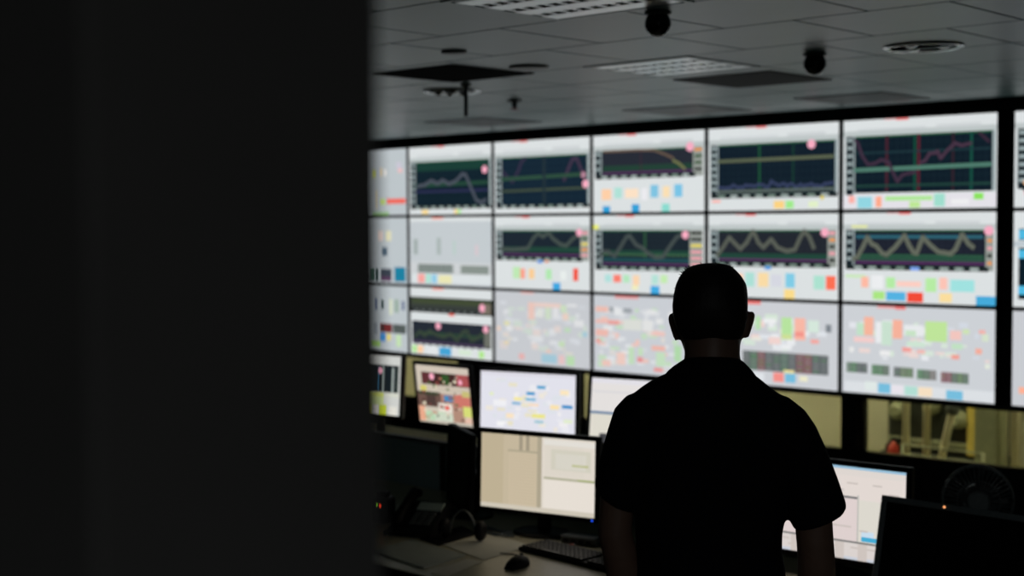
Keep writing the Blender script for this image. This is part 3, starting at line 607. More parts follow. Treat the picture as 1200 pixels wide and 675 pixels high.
# L: beige document windows
p = Pic((222, 214, 202)); p.blocks([(0, 0, .53, 1, (196, 182, 156)), (.0, 0, .2, .97, (190, 176, 148)), (.25, .22, .5, .95, (201, 186, 160)), (.34, 0, .37, .2, (160, 150, 130)), (.4, 0, .43, .2, (160, 150, 130)), (.24, .2, .5, .23, (176, 166, 142)), (.5, .0, .54, 1, (172, 162, 140)), (.0, .94, 1, 1, (206, 198, 182)), (.56, .03, 1, .1, (226, 222, 214)), (.62, .15, .96, .42, (210, 206, 190)), (.66, .2, .92, .4, (216, 212, 200)), (.8, .33, .94, .36, (188, 190, 140)), (.56, .52, 1, .55, (178, 176, 152)), (.56, .56, 1, .93, (230, 222, 212)), (.85, .52, .99, .54, (160, 170, 110))])
for k in range(12): p.rect(.57, .1 + k * .034, .9, .105 + k * .034, (208, 204, 190))
for k in range(16): p.rect(.26, .26 + k * .042, .49, .266 + k * .042, (188, 174, 148))
monitor((-3.354, 3.73, .967), 12.9, 2.3, .475, .275, p, 'lit monitor with beige document windows on the front desk, left of the man', led=(.97, -1, E_BLUE))
# R: white document
p = Pic((226, 216, 210)); p.blocks([(0, 0, 1, .03, (150, 190, 215)), (0, .03, 1, .1, (222, 214, 208)), (0, .32, .69, .345, (120, 120, 120)), (.69, .3, .7, .8, (190, 188, 182)), (0, .345, .69, .8, (222, 208, 206)), (.7, .35, 1, .8, (220, 216, 206)), (.72, .68, .8, .77, (200, 220, 236)), (.72, .74, .82, .79, (70, 170, 210)), (0, .8, 1, .82, (120, 120, 118)), (0, .82, 1, 1, (218, 210, 206)), (0, .97, 1, 1, (200, 205, 215))])
r = random.Random(3)
for k in range(40): u = r.uniform(.02, .9); v = r.choice([.17, .2, .25, .64, .67, .7, .86, .89, .92, .95]); p.rect(u, v, u + r.uniform(.03, .08), v + .018, (202, 192, 186))
for k in range(6): p.rect(.1 + k * .15, .82, .16 + k * .15, 1, (206, 196, 190))
monitor((-2.26, 3.907, .959), 3.7, 2.0, .52, .295, p, 'lit monitor with a white form on the front desk, right of the man')
# K: dark monitor in the right foreground
monitor((-1.722, 3.74, .905), -1.4, 13.0, .53, .28, None, 'switched-off black monitor in the right foreground corner', led=(-.3, 1, E_AMBER), bez=.018, bezm=M_DKG)
# dark monitor beside L
monitor(at_d(538, 549, 5.42), -30, 2, .29, .28, None, 'switched-off black monitor turned aside, left of the beige-lit monitor')
# B
p = Pic((226, 226, 236)); mosaic(p, 31, 50, .03, .1, .97, .95, [(234, 234, 240), (240, 238, 240), (236, 230, 220), (222, 226, 232), (232, 226, 200)], .03, .1)
p.blocks([(.0, .0, 1, .06, (220, 218, 228)), (.6, .2, .69, .25, (70, 160, 206)), (.49, .31, .58, .36, (50, 150, 206)), (.48, .41, .59, .45, (110, 180, 214)), (.34, .49, .43, .53, (120, 176, 212)), (.36, .41, .44, .46, (246, 234, 150)), (.84, .25, .93, .33, (250, 230, 190)), (.74, .5, .83, .57, (250, 226, 170)), (.86, .49, .97, .545, (50, 140, 200)), (.55, .66, .69, .73, (236, 230, 140)), (.58, .77, .67, .81, (150, 196, 210)), (.28, .68, .36, .76, (250, 228, 196)), (.52, .5, .62, .54, (250, 220, 190)), (.1, .35, .14, .4, (226, 236, 190)), (.88, .72, .97, .78, (226, 236, 206)), (.14, .47, .28, .57, (240, 240, 244)), (.18, .82, .26, .9, (244, 244, 246))])
monitor((-4.483, 4.918, 1.013), 14.1, 2.3, .52, .295, p, 'lit monitor with blue dashes on a pale lavender page, in the rear row')
# A
p = Pic((206, 196, 180)); p.blocks([(.0, 0, 1, .12, (208, 196, 182)), (.1, .12, 1, .33, (66, 42, 40)), (.1, .13, .24, .32, (96, 50, 54)), (.48, .14, .62, .32, (52, 84, 44)), (.76, .12, .98, .32, (170, 82, 84)), (.0, .33, 1, .45, (204, 192, 176)), (.06, .36, .18, .45, (214, 206, 110)), (.0, .46, .44, .72, (110, 84, 76)), (.02, .46, .4, .52, (66, 70, 52)), (.16, .52, .34, .7, (80, 62, 58)), (.44, .48, 1, .72, (176, 130, 116)), (.5, .5, .66, .6, (66, 140, 190)), (.7, .46, .98, .68, (206, 120, 108)), (.84, .4, .98, .5, (200, 190, 120)), (.38, .64, .64, .8, (232, 224, 212)), (.5, .68, .58, .75, (230, 90, 80)), (.0, .72, .12, .98, (232, 170, 140)), (.12, .8, .5, .96, (184, 214, 180)), (.3, .82, .7, .96, (206, 216, 196)), (.64, .7, .86, .95, (178, 140, 122)), (.84, .66, 1, .84, (214, 220, 120)), (.86, .84, 1, 1, (228, 190, 170)), (.4, .95, 1, 1, (198, 190, 176))])
mosaic(p, 41, 40, .05, .14, .97, .95, [(150, 70, 66), (84, 60, 52), (214, 200, 180), (90, 110, 70), (200, 130, 110), (226, 216, 190)], .02, .06); p.disc(.3, .19, .06, PINK, 1.25); p.disc(.83, .25, .045, PINK, 1.25)
monitor((-5.047, 4.907, 1.008), 1.7, -6.7, .376, .301, p, 'small lit monitor with a dark reddish camera picture, rear row, leaning forward')
# C
p = Pic((228, 224, 222)); p.blocks([(0, 0, 1, .08, (226, 224, 230)), (0, .2, 1, .22, (214, 212, 216)), (0, .52, 1, .56, (100, 128, 160)), (0, .56, 1, 1, (222, 218, 206)), (.1, .86, .18, 1, (70, 70, 74))])
monitor((-3.843, 4.982, 1.017), 10.8, 6.8, .52, .295, p, 'lit white monitor in the rear row, partly behind the man\'s left shoulder')
# M0
p = Pic((206, 208, 204)); p.blocks([(.0, .16, .96, .62, (26, 34, 38)), (.66, .18, .7, .62, (130, 140, 136)), (.84, .2, .88, .62, (150, 160, 156)), (.92, .2, .95, .62, (60, 70, 66)), (0, .62, 1, .7, (210, 212, 200)), (.35, .63, .7, .72, (206, 214, 110)), (.0, .85, .3, 1, (70, 110, 70)), (.35, .83, .48, 1, (212, 214, 70)), (.52, .85, .6, 1, (232, 226, 220)), (.62, .83, .76, 1, (196, 210, 60)), (.8, .85, .95, 1, (226, 224, 214)), (.1, .7, .7, .84, (200, 214, 150)), (.58, .19, .6, .6, (60, 110, 140))]); p.disc(.62, .26, .055, PINK, 1.25)
monitor((-5.353, 4.692, 1.061), 8.2, 4.3, .376, .301, p, 'lit monitor with a dark plot at the left, half hidden by the near wall')

# ------------------------------------------------------------------ things on the front desk
Z0 = DZ + 0.0005
def on_desk(px, py): q = at_z(px, py, DZ); return Vector((q.x, q.y, Z0))
def sheet(name, corners, m, label, cat, th=0.004, lift=0.0):
    pts = [on_desk(*c) for c in corners]; c = sum(pts, Vector()) / 4; c.z += lift
    vs = [q - c + Vector((0, 0, lift)) for q in pts]; b = MB()
    vb = vs + [v + Vector((0, 0, th)) for v in vs]
    n = (vs[1] - vs[0]).cross(vs[2] - vs[1]).z
    fs = [(3, 2, 1, 0), (4, 5, 6, 7), (0, 1, 5, 4), (1, 2, 6, 5), (2, 3, 7, 6), (3, 0, 4, 7)]
    if n < 0: fs = [f[::-1] for f in fs]
    o = b.add(vb, fs).build(name, m, None, c); return tag(o, label, cat)
sheet('document_folder', [(436, 647), (497, 667), (545, 652), (482, 634)], M_GPAPER, 'grey document folder lying at the left end of the front desk', 'folder', .006)
sheet('paper_sheet', [(519, 639), (567, 657), (622, 640), (574, 625)], M_PAPER, 'white paper sheet on the front desk under the beige-lit monitor', 'paper', .002)
sheet('paper_sheet', [(505, 672), (524, 676), (566, 659), (548, 655)], M_PAPER, 'narrow pale paper strip between the folder and the mouse', 'paper', .0015)
sheet('mouse_pad', [(492, 632), (514, 640), (561, 626), (541, 617)], M_BEZEL, 'black pad on the desk beside the telephone', 'mouse pad', .003)
# keyboard with keys
c = on_desk(676, 654); kb = empty('keyboard', (c.x, c.y, Z0), rad(-4), 'black keyboard on the front desk at the man\'s left elbow', 'keyboard')
MB().box(-.22, .22, -.07, .07, 0, .014, bev=.004).build('tray', M_BEZEL, kb)
km = MB().box(-.0085, .0085, -.0085, .0085, 0, .008, bev=.002).mesh('key'); km.materials.append(M_PLAST)
for j in range(6):
    for i in range(20):
        if i in (14,) or (j == 0 and 3 < i < 9): continue
        o = bpy.data.objects.new('key', km); COL.objects.link(o); o.parent = kb; o.location = (-.2 + i * .021, -.053 + j * .021, .013)
MB().box(-.2 + 4 * .021 - .0085, -.2 + 8 * .021 + .0085, -.0615, -.0445, .013, .021, bev=.002).build('space_bar', M_PLAST, kb)
# mouse
c = on_desk(606, 664); ms = empty('computer_mouse', (c.x, c.y, Z0), rad(12), 'black computer mouse on the pale desk at the bottom edge', 'mouse')
b = MB(); R = []
for i in range(9):
    t = i / 8; yy = -.055 + .11 * t; w = .032 * (sin(pi * (0.12 + .76 * t)) ** .6); h = .036 * (sin(pi * (0.1 + .7 * t)) ** .8)
    R.append([Vector((w * cos(pi * k / 10), yy, h * sin(pi * k / 10))) for k in range(11)])
b.rings(R).build('shell', M_BEZEL, ms)
MB().lathe([(.008, -.003), (.009, 0), (.008, .003)], 14, Matrix.Translation((0, .028, .031)) @ Matrix.Rotation(pi / 2, 4, 'Y')).build('wheel', M_GREYP, ms)
MB().tube([(0, .054, .008), (-.01, .08, .004), (-.05, .12, .003), (-.09, .13, .003), (-.14, .12, .003)], .0022, 6).build('cord', M_BEZEL, ms)
# pen
a, b2 = on_desk(646, 645), on_desk(672, 640); c = (a + b2) / 2
pn = empty('pen', (c.x, c.y, Z0), 0, 'pinkish red pen lying above the keyboard', 'pen')
MB().tube([a - c + Vector((0, 0, .005)), b2 - c + Vector((0, 0, .005))], .005, 10).build('barrel', mat('red_plastic', (196, 120, 110), .4), pn)
d = (b2 - a).normalized(); MB().tube([b2 - c + Vector((0, 0, .005)), b2 - c + d * .014 + Vector((0, 0, .004))], [.005, .0012], 10).build('tip', M_STEEL, pn)
# telephone
c = on_desk(494, 622); ph = empty('desk_telephone', (c.x, c.y, Z0), rad(22), 'dark desk telephone with a grey display at the left end of the desk', 'telephone')
pr = [(-.11, 0), (.10, 0), (.10, .09), (.06, .10), (-.11, .025)]
b = MB(); b.add([Vector((sx * .085, y_, z_)) for sx in (-1, 1) for y_, z_ in pr], [(4, 3, 2, 1, 0), (5, 6, 7, 8, 9)] + [(i, (i + 1) % 5, 5 + (i + 1) % 5, 5 + i) for i in range(5)])
bd = b.build('body', M_PLAST, ph)
T = Matrix.Translation((.03, -.012, .070)) @ Matrix.Rotation(rad(24), 4, 'X')
MB().box(-.05, .05, 0.012, .06, -.002, .003, T @ Matrix.Translation((0, 0, .003)), bev=.001).build('display', mat('lcd_glass', (190, 206, 198), .25), ph)
for i in range(3):
    for j in range(4): MB().box(-.045 + i * .03, -.023 + i * .03, -.075 + j * .02, -.061 + j * .02, 0, .006, T, bev=.001).build('button', M_GREYP, ph)
T2 = Matrix.Translation((-.058, 0, .075)) @ Matrix.Rotation(rad(24), 4, 'X')
MB().tube([(0, -.11, .0), (0, -.085, .018), (0, 0, .026), (0, .085, .018), (0, .11, .0)], [.018, .022, .015, .022, .018], 12, True, T2).build('handset', M_BEZEL, ph)
MB().tube([(-.07 + .008 * cos(t * 1.3), -.10 - .0016 * t, .022 + .008 * sin(t * 1.3)) for t in range(46)], .0025, 5).build('coiled_cord', M_BEZEL, ph)
# headset
c = on_desk(541, 634); hs = empty('headset', (c.x, c.y, Z0 + .003), rad(20), 'black headset lying on the pad beside the telephone', 'headset')
MB().tube([(.05 * cos(t), .012, .02 + .085 * sin(t)) for t in [pi * k / 14 for k in range(15)]], .006, 8, flat=.6).build('headband', M_GREYP, hs)
for s in (-1, 1):
    MB().lathe([(.012, -.012), (.033, -.012), (.036, 0), (.03, .01), (.012, .012)], 18, Matrix.Translation((s * .072, .012, .036)) @ Matrix.Rotation(pi / 2, 4, 'Y')).build('ear_cup', M_BEZEL, hs)
MB().tube([(-.075, .0, .03), (-.06, -.06, .02), (-.03, -.095, .018)], [.004, .003, .006], 8).build('microphone_boom', M_BEZEL, hs)
# radio charger with two indicator lights
c = on_desk(449, 612); rc = empty('radio_charger', (c.x, c.y, Z0), rad(10), 'dark charger box with a green and a red light at the far left', 'charger')
MB().box(-.04, .04, -.035, .035, 0, .10, bev=.01).build('body', M_PLAST, rc)
MB().box(-.025, .025, -.02, .02, .10, .12, bev=.006).build('cradle', M_BEZEL, rc)
MB().ellipsoid((-.006, -.0355, .072), (.004, .002, .007), 10, 7).build('green_light', emit('green_indicator', (150, 220, 60), 1.0), rc)
MB().ellipsoid((.010, -.0355, .070), (.005, .002, .007), 10, 7).build('red_light', emit('red_indicator', (255, 70, 40), 1.2), rc)
# tangle of cable under the lit monitor, and a small dock
c = on_desk(577, 625); r = random.Random(8); pts = []
for i in range(60):
    t = i / 59 * 4 * pi; pts.append((.075 * cos(t) * (1 + .25 * sin(t * .7)) + .02 * i / 59, .035 * sin(t) + .01 * sin(3 * t), .004 + .003 * (1 + sin(t * 2.3))))
cb = MB().tube(pts, .0035, 6).build('loose_cable', mat('grey_cable', (96, 108, 116), .4), None, c); tag(cb, 'loose grey cable coiled under the beige-lit monitor', 'cable')
c = on_desk(682, 637); dk = empty('docking_station', (c.x, c.y, Z0), rad(12), 'small grey docking box on the desk under the right end of the beige-lit monitor', 'dock')
MB().box(-.07, .07, -.035, .035, .002, .03, bev=.005).build('body', M_GREYP, dk)
for k in range(4): MB().box(-.055 + k * .03, -.037 + k * .03, -.0365, -.034, .01, .018).build('port', M_BEZEL, dk)

# ------------------------------------------------------------------ desk fan
c = at_d(1146, 585, 4.72)
fn = empty('desk_fan', (c.x, c.y, Z0), rad(28), 'dark desk fan with a wire cage behind the switched-off monitor', 'fan')
zc = c.z - Z0; R0 = .116
MB().lathe([(.085, 0), (.085, .008), (.07, .016), (.02, .022), (.014, .03)], 24).build('base', M_PLAST, fn)
MB().tube([(0, .05, .02), (0, .055, zc * .6), (0, .06, zc)], .012, 10).build('neck', M_PLAST, fn)
MB().tube([(0, .025, zc), (0, .1, zc)], [.045, .035], 16).build('motor', M_PLAST, fn)
cg = MB()
def ring_pts(rr, yy, n=40): return [(rr * cos(2 * pi * k / n), yy, zc + rr * sin(2 * pi * k / n)) for k in range(n + 1)]
cg.tube(ring_pts(R0, 0), .004, 6); cg.tube(ring_pts(R0 * .98, -.02), .002, 5); cg.tube(ring_pts(R0 * .6, -.045), .0016, 5)
for k in range(40):
    a = 2 * pi * k / 40; ca, sa = cos(a), sin(a)
    cg.tube([(R0 * ca, 0, zc + R0 * sa), (R0 * .95 * ca, -.03, zc + R0 * .95 * sa), (R0 * .6 * ca, -.045, zc + R0 * .6 * sa), (.035 * ca, -.05, zc + .035 * sa)], .0013, 4)
    cg.tube([(R0 * ca, 0, zc + R0 * sa), (R0 * .9 * ca, .035, zc + R0 * .9 * sa), (.04 * ca, .045, zc + .04 * sa)], .0013, 4)
cg.build('wire_cage', M_GREYP, fn)
MB().lathe([(.037, -.003), (.037, .003), (.03, .006)], 24, Matrix.Translation((0, -.052, zc)) @ Matrix.Rotation(pi / 2, 4, 'X')).build('badge', M_GREYP, fn)
for k in range(4):
    a0 = 2 * pi * k / 4; R = []
    for i in range(6):
        t = i / 5; rr = .02 + .09 * t; w = .5 * (.5 + t) ; R.append([Vector((rr * cos(a0 + w * (q - .5)), -.012 + .02 * q + dz_, zc + rr * sin(a0 + w * (q - .5)))) for q, dz_ in ((0, 0), (.5, 0), (1, 0), (1, .002), (.5, .002), (0, .002))])
    MB().rings(R).build('blade', M_PLAST, fn)

# ------------------------------------------------------------------ plant hall seen through the windows
M_WP = mat('cream_pipe_paint', (240, 234, 204), .5, noise=.05, scale=30)
M_GP = mat('green_grey_steel', (142, 146, 118), .5, noise=.1, scale=20)
M_MACH = mat('dark_machine_paint', (40, 44, 36), .5, noise=.15, scale=15)
M_YEL = mat('yellow_paint', (206, 186, 96), .5, noise=.05, scale=20)
M_REDP = mat('red_enamel', (170, 50, 36), .4, noise=.05, scale=20)
HZ = -0.06
def pipe(px, py, Y, r, label, z1=2.0):
    q = at_y(px, py, Y); root = empty('pipe', (q.x, q.y, HZ), 0, label, 'pipe', 'upright pipes in the hall')
    MB().tube([(0, 0, 0.02), (0, 0, z1)], r, 14).build('tube', M_WP, root)
    MB().lathe([(r * 1.7, 0), (r * 1.7, .02), (r * 1.1, .03)], 18).build('flange', M_GP, root)
pipe(1062, 500, 9.5, .028, 'cream upright pipe beside the red extinguisher in the hall')
pipe(1086, 500, 9.7, .028, 'cream upright pipe left of the slanting strut in the hall')
pipe(1190, 520, 9.35, .03, 'cream upright pipe at the right edge of the hall window')
pipe(1175, 500, 9.75, .035, 'cream upright pipe close behind the grey column in the hall')
a, b2 = at_y(1118, 472, 9.3), at_y(1101, 547, 9.3); d = (b2 - a).normalized()
foot = b2 + d * ((HZ - b2.z) / d.z); top = a - d * .6
st = empty('slanting_strut', foot, 0, 'cream slanting strut with a collar, leaning in the hall', 'strut')
MB().tube([(0, 0, 0.0), top - foot], .027, 14).build('tube', M_WP, st)
MB().tube([a - foot - d * .02, a - foot + d * .08], [.045, .045], 16).build('collar', M_GREYP, st)
c = at_y(1161, 510, 9.45)
tag(MB().box(-.085, .085, -.085, .085, 0, 2.6, bev=.01).box(-.12, .12, -.12, .12, 0, .03, bev=.004).build('steel_column', M_GP, None, (c.x, c.y, HZ)), 'grey-green square column in the hall right of the slanting strut', 'column')
c = at_y(1111, 505, 10.28)
mc = empty('machine', (c.x, c.y, HZ), 0, 'dark plant machine with pale drums behind the pipes in the hall', 'machine')
MB().box(-.42, .42, -.2, .2, .12, .75, bev=.02).build('body', M_MACH, mc)
MB().box(-.46, .46, -.24, .24, 0, .12, bev=.01).build('plinth', M_MACH, mc)
for k, (x, z, r_) in enumerate(((-.3, .45, .09), (-.02, .5, .08), (.2, .42, .085))):
    r_ *= .8
    MB().lathe([(r_, 0), (r_, .07), (r_ * .6, .09), (r_ * .55, .12)], 20, Matrix.Translation((x, -.2, z)) @ Matrix.Rotation(pi / 2, 4, 'X')).build('drum', M_GP, mc)
MB().box(.27, .33, -.26, -.2, .15, .7, bev=.01).build('yellow_arm', M_YEL, mc)
MB().box(-.4, .4, -.23, -.2, .2, .24, bev=.004).build('rail', M_GP, mc)
a, b2 = at_y(1058, 521, 9.2), at_y(1152, 536, 9.2)
hr = empty('guard_rail', (a.x, 9.2, HZ), 0, 'pale guard rail running low in front of the hall machine', 'rail')
for dz_ in (0, -.07): MB().tube([(-.02, 0, a.z - HZ + dz_), (b2.x - a.x, 0, a.z - HZ + dz_)], .008, 10).build('bar', M_GP, hr)
for k in range(2): MB().tube([(k * (b2.x - a.x), 0, 0), (k * (b2.x - a.x), 0, a.z - HZ)], .010, 10).build('post', M_GP, hr)
c = at_y(1047, 540, 9.55)
ex = empty('fire_extinguisher', (c.x, c.y, HZ), 0, 'red fire extinguisher standing in the hall left of the pipes', 'extinguisher')
zt = .29
MB().lathe([(.042, 0), (.046, .01), (.046, zt - .08), (.038, zt - .04), (.018, zt - .02), (.016, zt)], 20).build('cylinder', M_REDP, ex)
MB().box(-.02, .07, -.01, .01, zt, zt + .025, bev=.004).build('handle', M_BEZEL, ex)
MB().tube([(-.02, 0, zt), (-.055, 0, zt - .04), (-.06, 0, zt - .18)], .012, 8).build('hose', M_BEZEL, ex)
for x, lab in ((-12.0, 'fluorescent tube light in the far left corner of the hall'), (-9.5, 'first full fluorescent tube light from the left on the hall ceiling'), (-7.0, 'second fluorescent tube light from the left on the hall ceiling'), (-4.5, 'third fluorescent tube light from the left on the hall ceiling'), (-2.0, 'rightmost fluorescent tube light on the hall ceiling')):
    lt = empty('tube_light', (x, 8.72, 2.9), 0, lab, 'light', 'hall tube lights')
    MB().box(-.62, .62, -.05, .05, -.05, 0, bev=.006).build('body', M_LOUV, lt)
    MB().tube([(-.6, 0, -.075), (.6, 0, -.075)], .02, 12).build('tube', M_TUBE, lt)
    for s in (-1, 1): MB().box(s * .61 - .012, s * .61 + .012, -.02, .02, -.1, -.05).build('lamp_holder', M_LOUV, lt)

# ------------------------------------------------------------------ the man
PD = 2.87; PS = PD / FPX; PCX = 832.0
pc = at_d(PCX, 308.3, PD); HT = pc.z
dirv = Vector((ray(PCX, 308).x, ray(PCX, 308).y, 0)).normalized()
PROOT = empty('person', (pc.x, pc.y, 0), math.atan2(-dirv.x, dirv.y), 'man seen from behind in a black short-sleeved polo shirt, arms hanging, facing the video wall', 'person')
def X(px): return (px - PCX) * PS
def Zp(py): return HT - (py - 308.3) * PS
def ell(cx, cy, cz, rx, ry, n=28, e=2.0, ryb=None):
    out = []
    for k in range(n):
        a = 2 * pi * k / n; ca, sa = cos(a), sin(a)
        r_y = ry if (sa > 0 or ryb is None) else ryb
        out.append(Vector((cx + rx * math.copysign(abs(ca) ** (2 / e), ca), cy + r_y * math.copysign(abs(sa) ** (2 / e), sa), cz)))
    return out
def spans(L, e=2.0):      # rows: (py, xl, xr, ycentre, yfront, yback)
    return [ell((X(l) + X(r)) / 2, yc, Zp(py), (X(r) - X(l)) / 2, yf, 28, e, yb) for py, l, r, yc, yf, yb in L]
def remesh(mb, name, m, parent, vox, smooth=6):
    o = mb.build(name, m, None); md = o.modifiers.new('r', 'REMESH'); md.mode = 'VOXEL'; md.voxel_size = vox
    sm = o.modifiers.new('s', 'SMOOTH'); sm.iterations = smooth; sm.factor = .5
    dg = bpy.context.evaluated_depsgraph_get(); me = bpy.data.meshes.new_from_object(o.evaluated_get(dg))
    old = o.data; o.modifiers.clear(); o.data = me; bpy.data.meshes.remove(old); me.name = name
    me.polygons.foreach_set('use_smooth', [True] * len(me.polygons)); me.update()
    if not me.materials: me.materials.append(m)
    o.parent = parent; return o
# y is away from the camera (the way he faces); the trunk axis is y = 0
HY0 = .02
HEAD = [(310.5, 824, 845, HY0 - .015, .02, .02), (313, 814, 855, HY0 - .012, .045, .045), (318, 805, 862, HY0 - .01, .066, .066), (325, 799, 868.5, HY0 - .005, .082, .08), (334, 794.5, 873, HY0, .092, .092), (346, 791.5, 874.5, HY0, .098, .098), (362, 790, 874.5, HY0, .101, .098), (378, 791, 873.5, HY0, .102, .09), (392, 794.5, 871, HY0, .104, .076), (404, 799, 868, HY0 + .004, .102, .066), (416, 803, 865.5, HY0 + .01, .094, .062), (426, 812, 857, HY0 + .04, .06, .03), (434, 822, 848, HY0 + .06, .03, .02)]
NECK = [(388, 803, 866, .0, .055, .062), (404, 801.5, 867.5, .0, .056, .062), (415, 802.5, 866.8, -.004, .058, .06), (428, 801, 869, -.006, .06, .06), (440, 790, 880, -.008, .065, .062), (455, 775, 895, -.008, .07, .07)]
body = MB()
body.rings(list(reversed(spans(HEAD)))); body.rings(list(reversed(spans(NECK))))
# face: brow, nose, lips, chin, eyes
zf = Zp(372)
body.ellipsoid((0, HY0 + .092, Zp(358)), (.05, .014, .010)); body.ellipsoid((0, HY0 + .115, Zp(384)), (.014, .018, .016)); body.tube([(0, HY0 + .098, Zp(364)), (0, HY0 + .116, Zp(383))], [.008, .012], 10)
body.ellipsoid((0, HY0 + .1, Zp(401)), (.024, .012, .005)); body.ellipsoid((0, HY0 + .1, Zp(406)), (.021, .012, .006)); body.ellipsoid((0, HY0 + .088, Zp(420)), (.022, .02, .016))
for s in (-1, 1): body.ellipsoid((s * .031, HY0 + .092, Zp(368)), (.013, .010, .010))
# ears: flattened shells with rim
for (l, t, b_, side) in ((788.5, 368.5, 401, -1), (879.0, 365, 397.5, 1)):
    zc_ = Zp((t + b_) / 2); hz = (b_ - t) / 2 * PS; xc = X(l)
    M = Matrix.Translation((xc - side * .001, HY0 - .004, zc_)) @ Matrix.Rotation(side * rad(9), 4, 'Y') @ Matrix.Rotation(-side * rad(18), 4, 'Z')
    R = []
    for q in [(-1, .35, .25), (-.8, .7, .5), (-.4, .8, .7), (0, .9, .85), (.4, 1, 1), (.75, .85, .95), (1, .4, .45)]:
        R.append([M @ Vector((.0075 * q[2] * cos(2 * pi * k / 12) , .018 * q[1] * sin(2 * pi * k / 12) - .004 * (1 - q[0]), q[0] * hz)) for k in range(12)])
    body.rings(R)
# trunk under the shirt
TR = [(448, 785, 880, -.008, .06, .065), (462, 760, 908, -.008, .075, .08), (480, 745, 925, -.004, .09, .09), (510, 742, 928, 0, .105, .098), (560, 746, 920, .002, .11, .095), (620, 752, 912, .004, .1, .088), (680, 752, 912, .006, .098, .085), (740, 745, 920, .004, .1, .1), (800, 742, 924, 0, .1, .11), (830, 750, 916, 0, .09, .1)]
body.rings(list(reversed(spans(TR, 2.3))))
# arms and hands
def arm(pts, rads, side):
    P = [Vector((X(px), y_, Zp(py))) for px, py, y_ in pts]
    body.tube(P, rads, 16)
    w = P[-1]; d = (P[-1] - P[-3]).normalized()
    up = Vector((0, 1, .0)); fwd = (up - d * up.dot(d)).normalized(); out = d.cross(fwd).normalized()   # fwd: thumb side, out: across palm thickness
    palm = [w - d * .01, w + d * .02, w + d * .05, w + d * .085, w + d * .095]
    R = []
    for q, (a, b_) in zip(palm, ((.027, .019), (.033, .017), (.041, .016), (.042, .014), (.038, .011))):
        R.append([q + fwd * a * cos(2 * pi * k / 16) + out * b_ * sin(2 * pi * k / 16) for k in range(16)])
    body.rings(R)
    inn = -out if out.x * side > 0 else out          # palm side faces the thigh
    for k, (ln, fw) in enumerate(((.070, .0325), (.078, .011), (.073, -.011), (.058, -.031))):
        b0 = w + d * .085 + fwd * fw; dd = (d + fwd * (fw * 1.4)).normalized()
        p1 = b0 + dd * ln * .45 + inn * .006; p2 = p1 + (dd * .9 + inn * .45).normalized() * ln * .32; p3 = p2 + (dd * .65 + inn * .75).normalized() * ln * .26
        body.tube([b0 - dd * .015, p1, p2, p3], [.0092, .0088, .0082, .0068], 10)
    b0 = w + d * .03 + fwd * .026; t1 = b0 + (d * .7 + fwd * .6 + inn * .25).normalized() * .035; t2 = t1 + (d * .92 + fwd * .3 + inn * .3).normalized() * .028; t3 = t2 + (d + inn * .4).normalized() * .022
    body.tube([b0 - fwd * .012, t1, t2, t3], [.013, .011, .0098, .0075], 10)
arm([(750, 482, 0), (739, 512, -.006), (727.5, 555, -.01), (722.5, 600, -.012), (720.5, 628, -.012), (725, 650, -.004), (731, 680, .015), (736, 730, .06), (740, 775, .105), (741, 800, .13)], [.034, .041, .040, .0365, .036, .037, .040, .034, .028, .026], -1)
arm([(918, 484, 0), (931, 514, -.006), (945, 557, -.01), (951, 600, -.012), (953.5, 632, -.012), (955.5, 656, -.004), (957, 685, .012), (958, 730, .05), (957, 775, .09), (956, 800, .115)], [.034, .041, .042, .039, .038, .0385, .040, .034, .028, .026], 1)
remesh(body, 'body', M_SKIN, PROOT, .0042, 3)
# hair: cropped cap over the skull, following the head outline
HAIRL = [(308.3, 828, 841, HY0 - .02, .012, .012), (309.6, 818, 850, HY0 - .018, .035, .036), (312.5, 808.5, 857.5, HY0 - .012, .056, .058), (318, 801, 863.5, HY0 - .01, .073, .074), (325, 796, 869.5, HY0 - .006, .086, .087), (334, 791.8, 874.6, HY0 - .004, .088, .098), (346, 789.3, 876, HY0 - .012, .07, .096), (358, 788, 876, HY0 - .03, .04, .08), (370, 789, 875.5, HY0 - .045, .025, .06), (384, 793, 872.5, HY0 - .055, .015, .04), (396, 800, 868, HY0 - .056, .008, .022)]
hm = MB(); hm.rings(list(reversed(spans(HAIRL))))
hair = remesh(hm, 'hair', M_HAIR, PROOT, .0042, 2)
rnd = random.Random(4); tf = MB()
for k in range(160):
    py = rnd.uniform(309.5, 345); i = max(j for j in range(len(HAIRL)) if HAIRL[j][0] <= py); A, B_ = HAIRL[i], HAIRL[min(i + 1, len(HAIRL) - 1)]; t = (py - A[0]) / max(1e-6, B_[0] - A[0])
    l, r_ = A[1] + (B_[1] - A[1]) * t, A[2] + (B_[2] - A[2]) * t; yf, yb = A[4] + (B_[4] - A[4]) * t, A[5] + (B_[5] - A[5]) * t
    an = rnd.uniform(0, 2 * pi); cxx = (X(l) + X(r_)) / 2
    p0 = Vector((cxx + (X(r_) - X(l)) / 2 * cos(an) * .97, A[3] + (yf if sin(an) > 0 else yb) * sin(an) * .97, Zp(py)))
    n = (p0 - Vector((cxx, HY0, Zp(350)))).normalized(); ln = rnd.uniform(.0015, .0035)
    if p0.x < X(812) and py < 326: ln *= 2.2
    tf.tube([p0 - n * .004, p0 + n * ln * .6 + Vector((rnd.uniform(-.002, .002), 0, .001)), p0 + n * ln + Vector((rnd.uniform(-.004, .002), rnd.uniform(-.002, .002), .001))], [.0009, .0008, .0002], 4)
t_ = tf.build('hair_tufts', M_HAIR, hair); t_['kind'] = 'stuff'
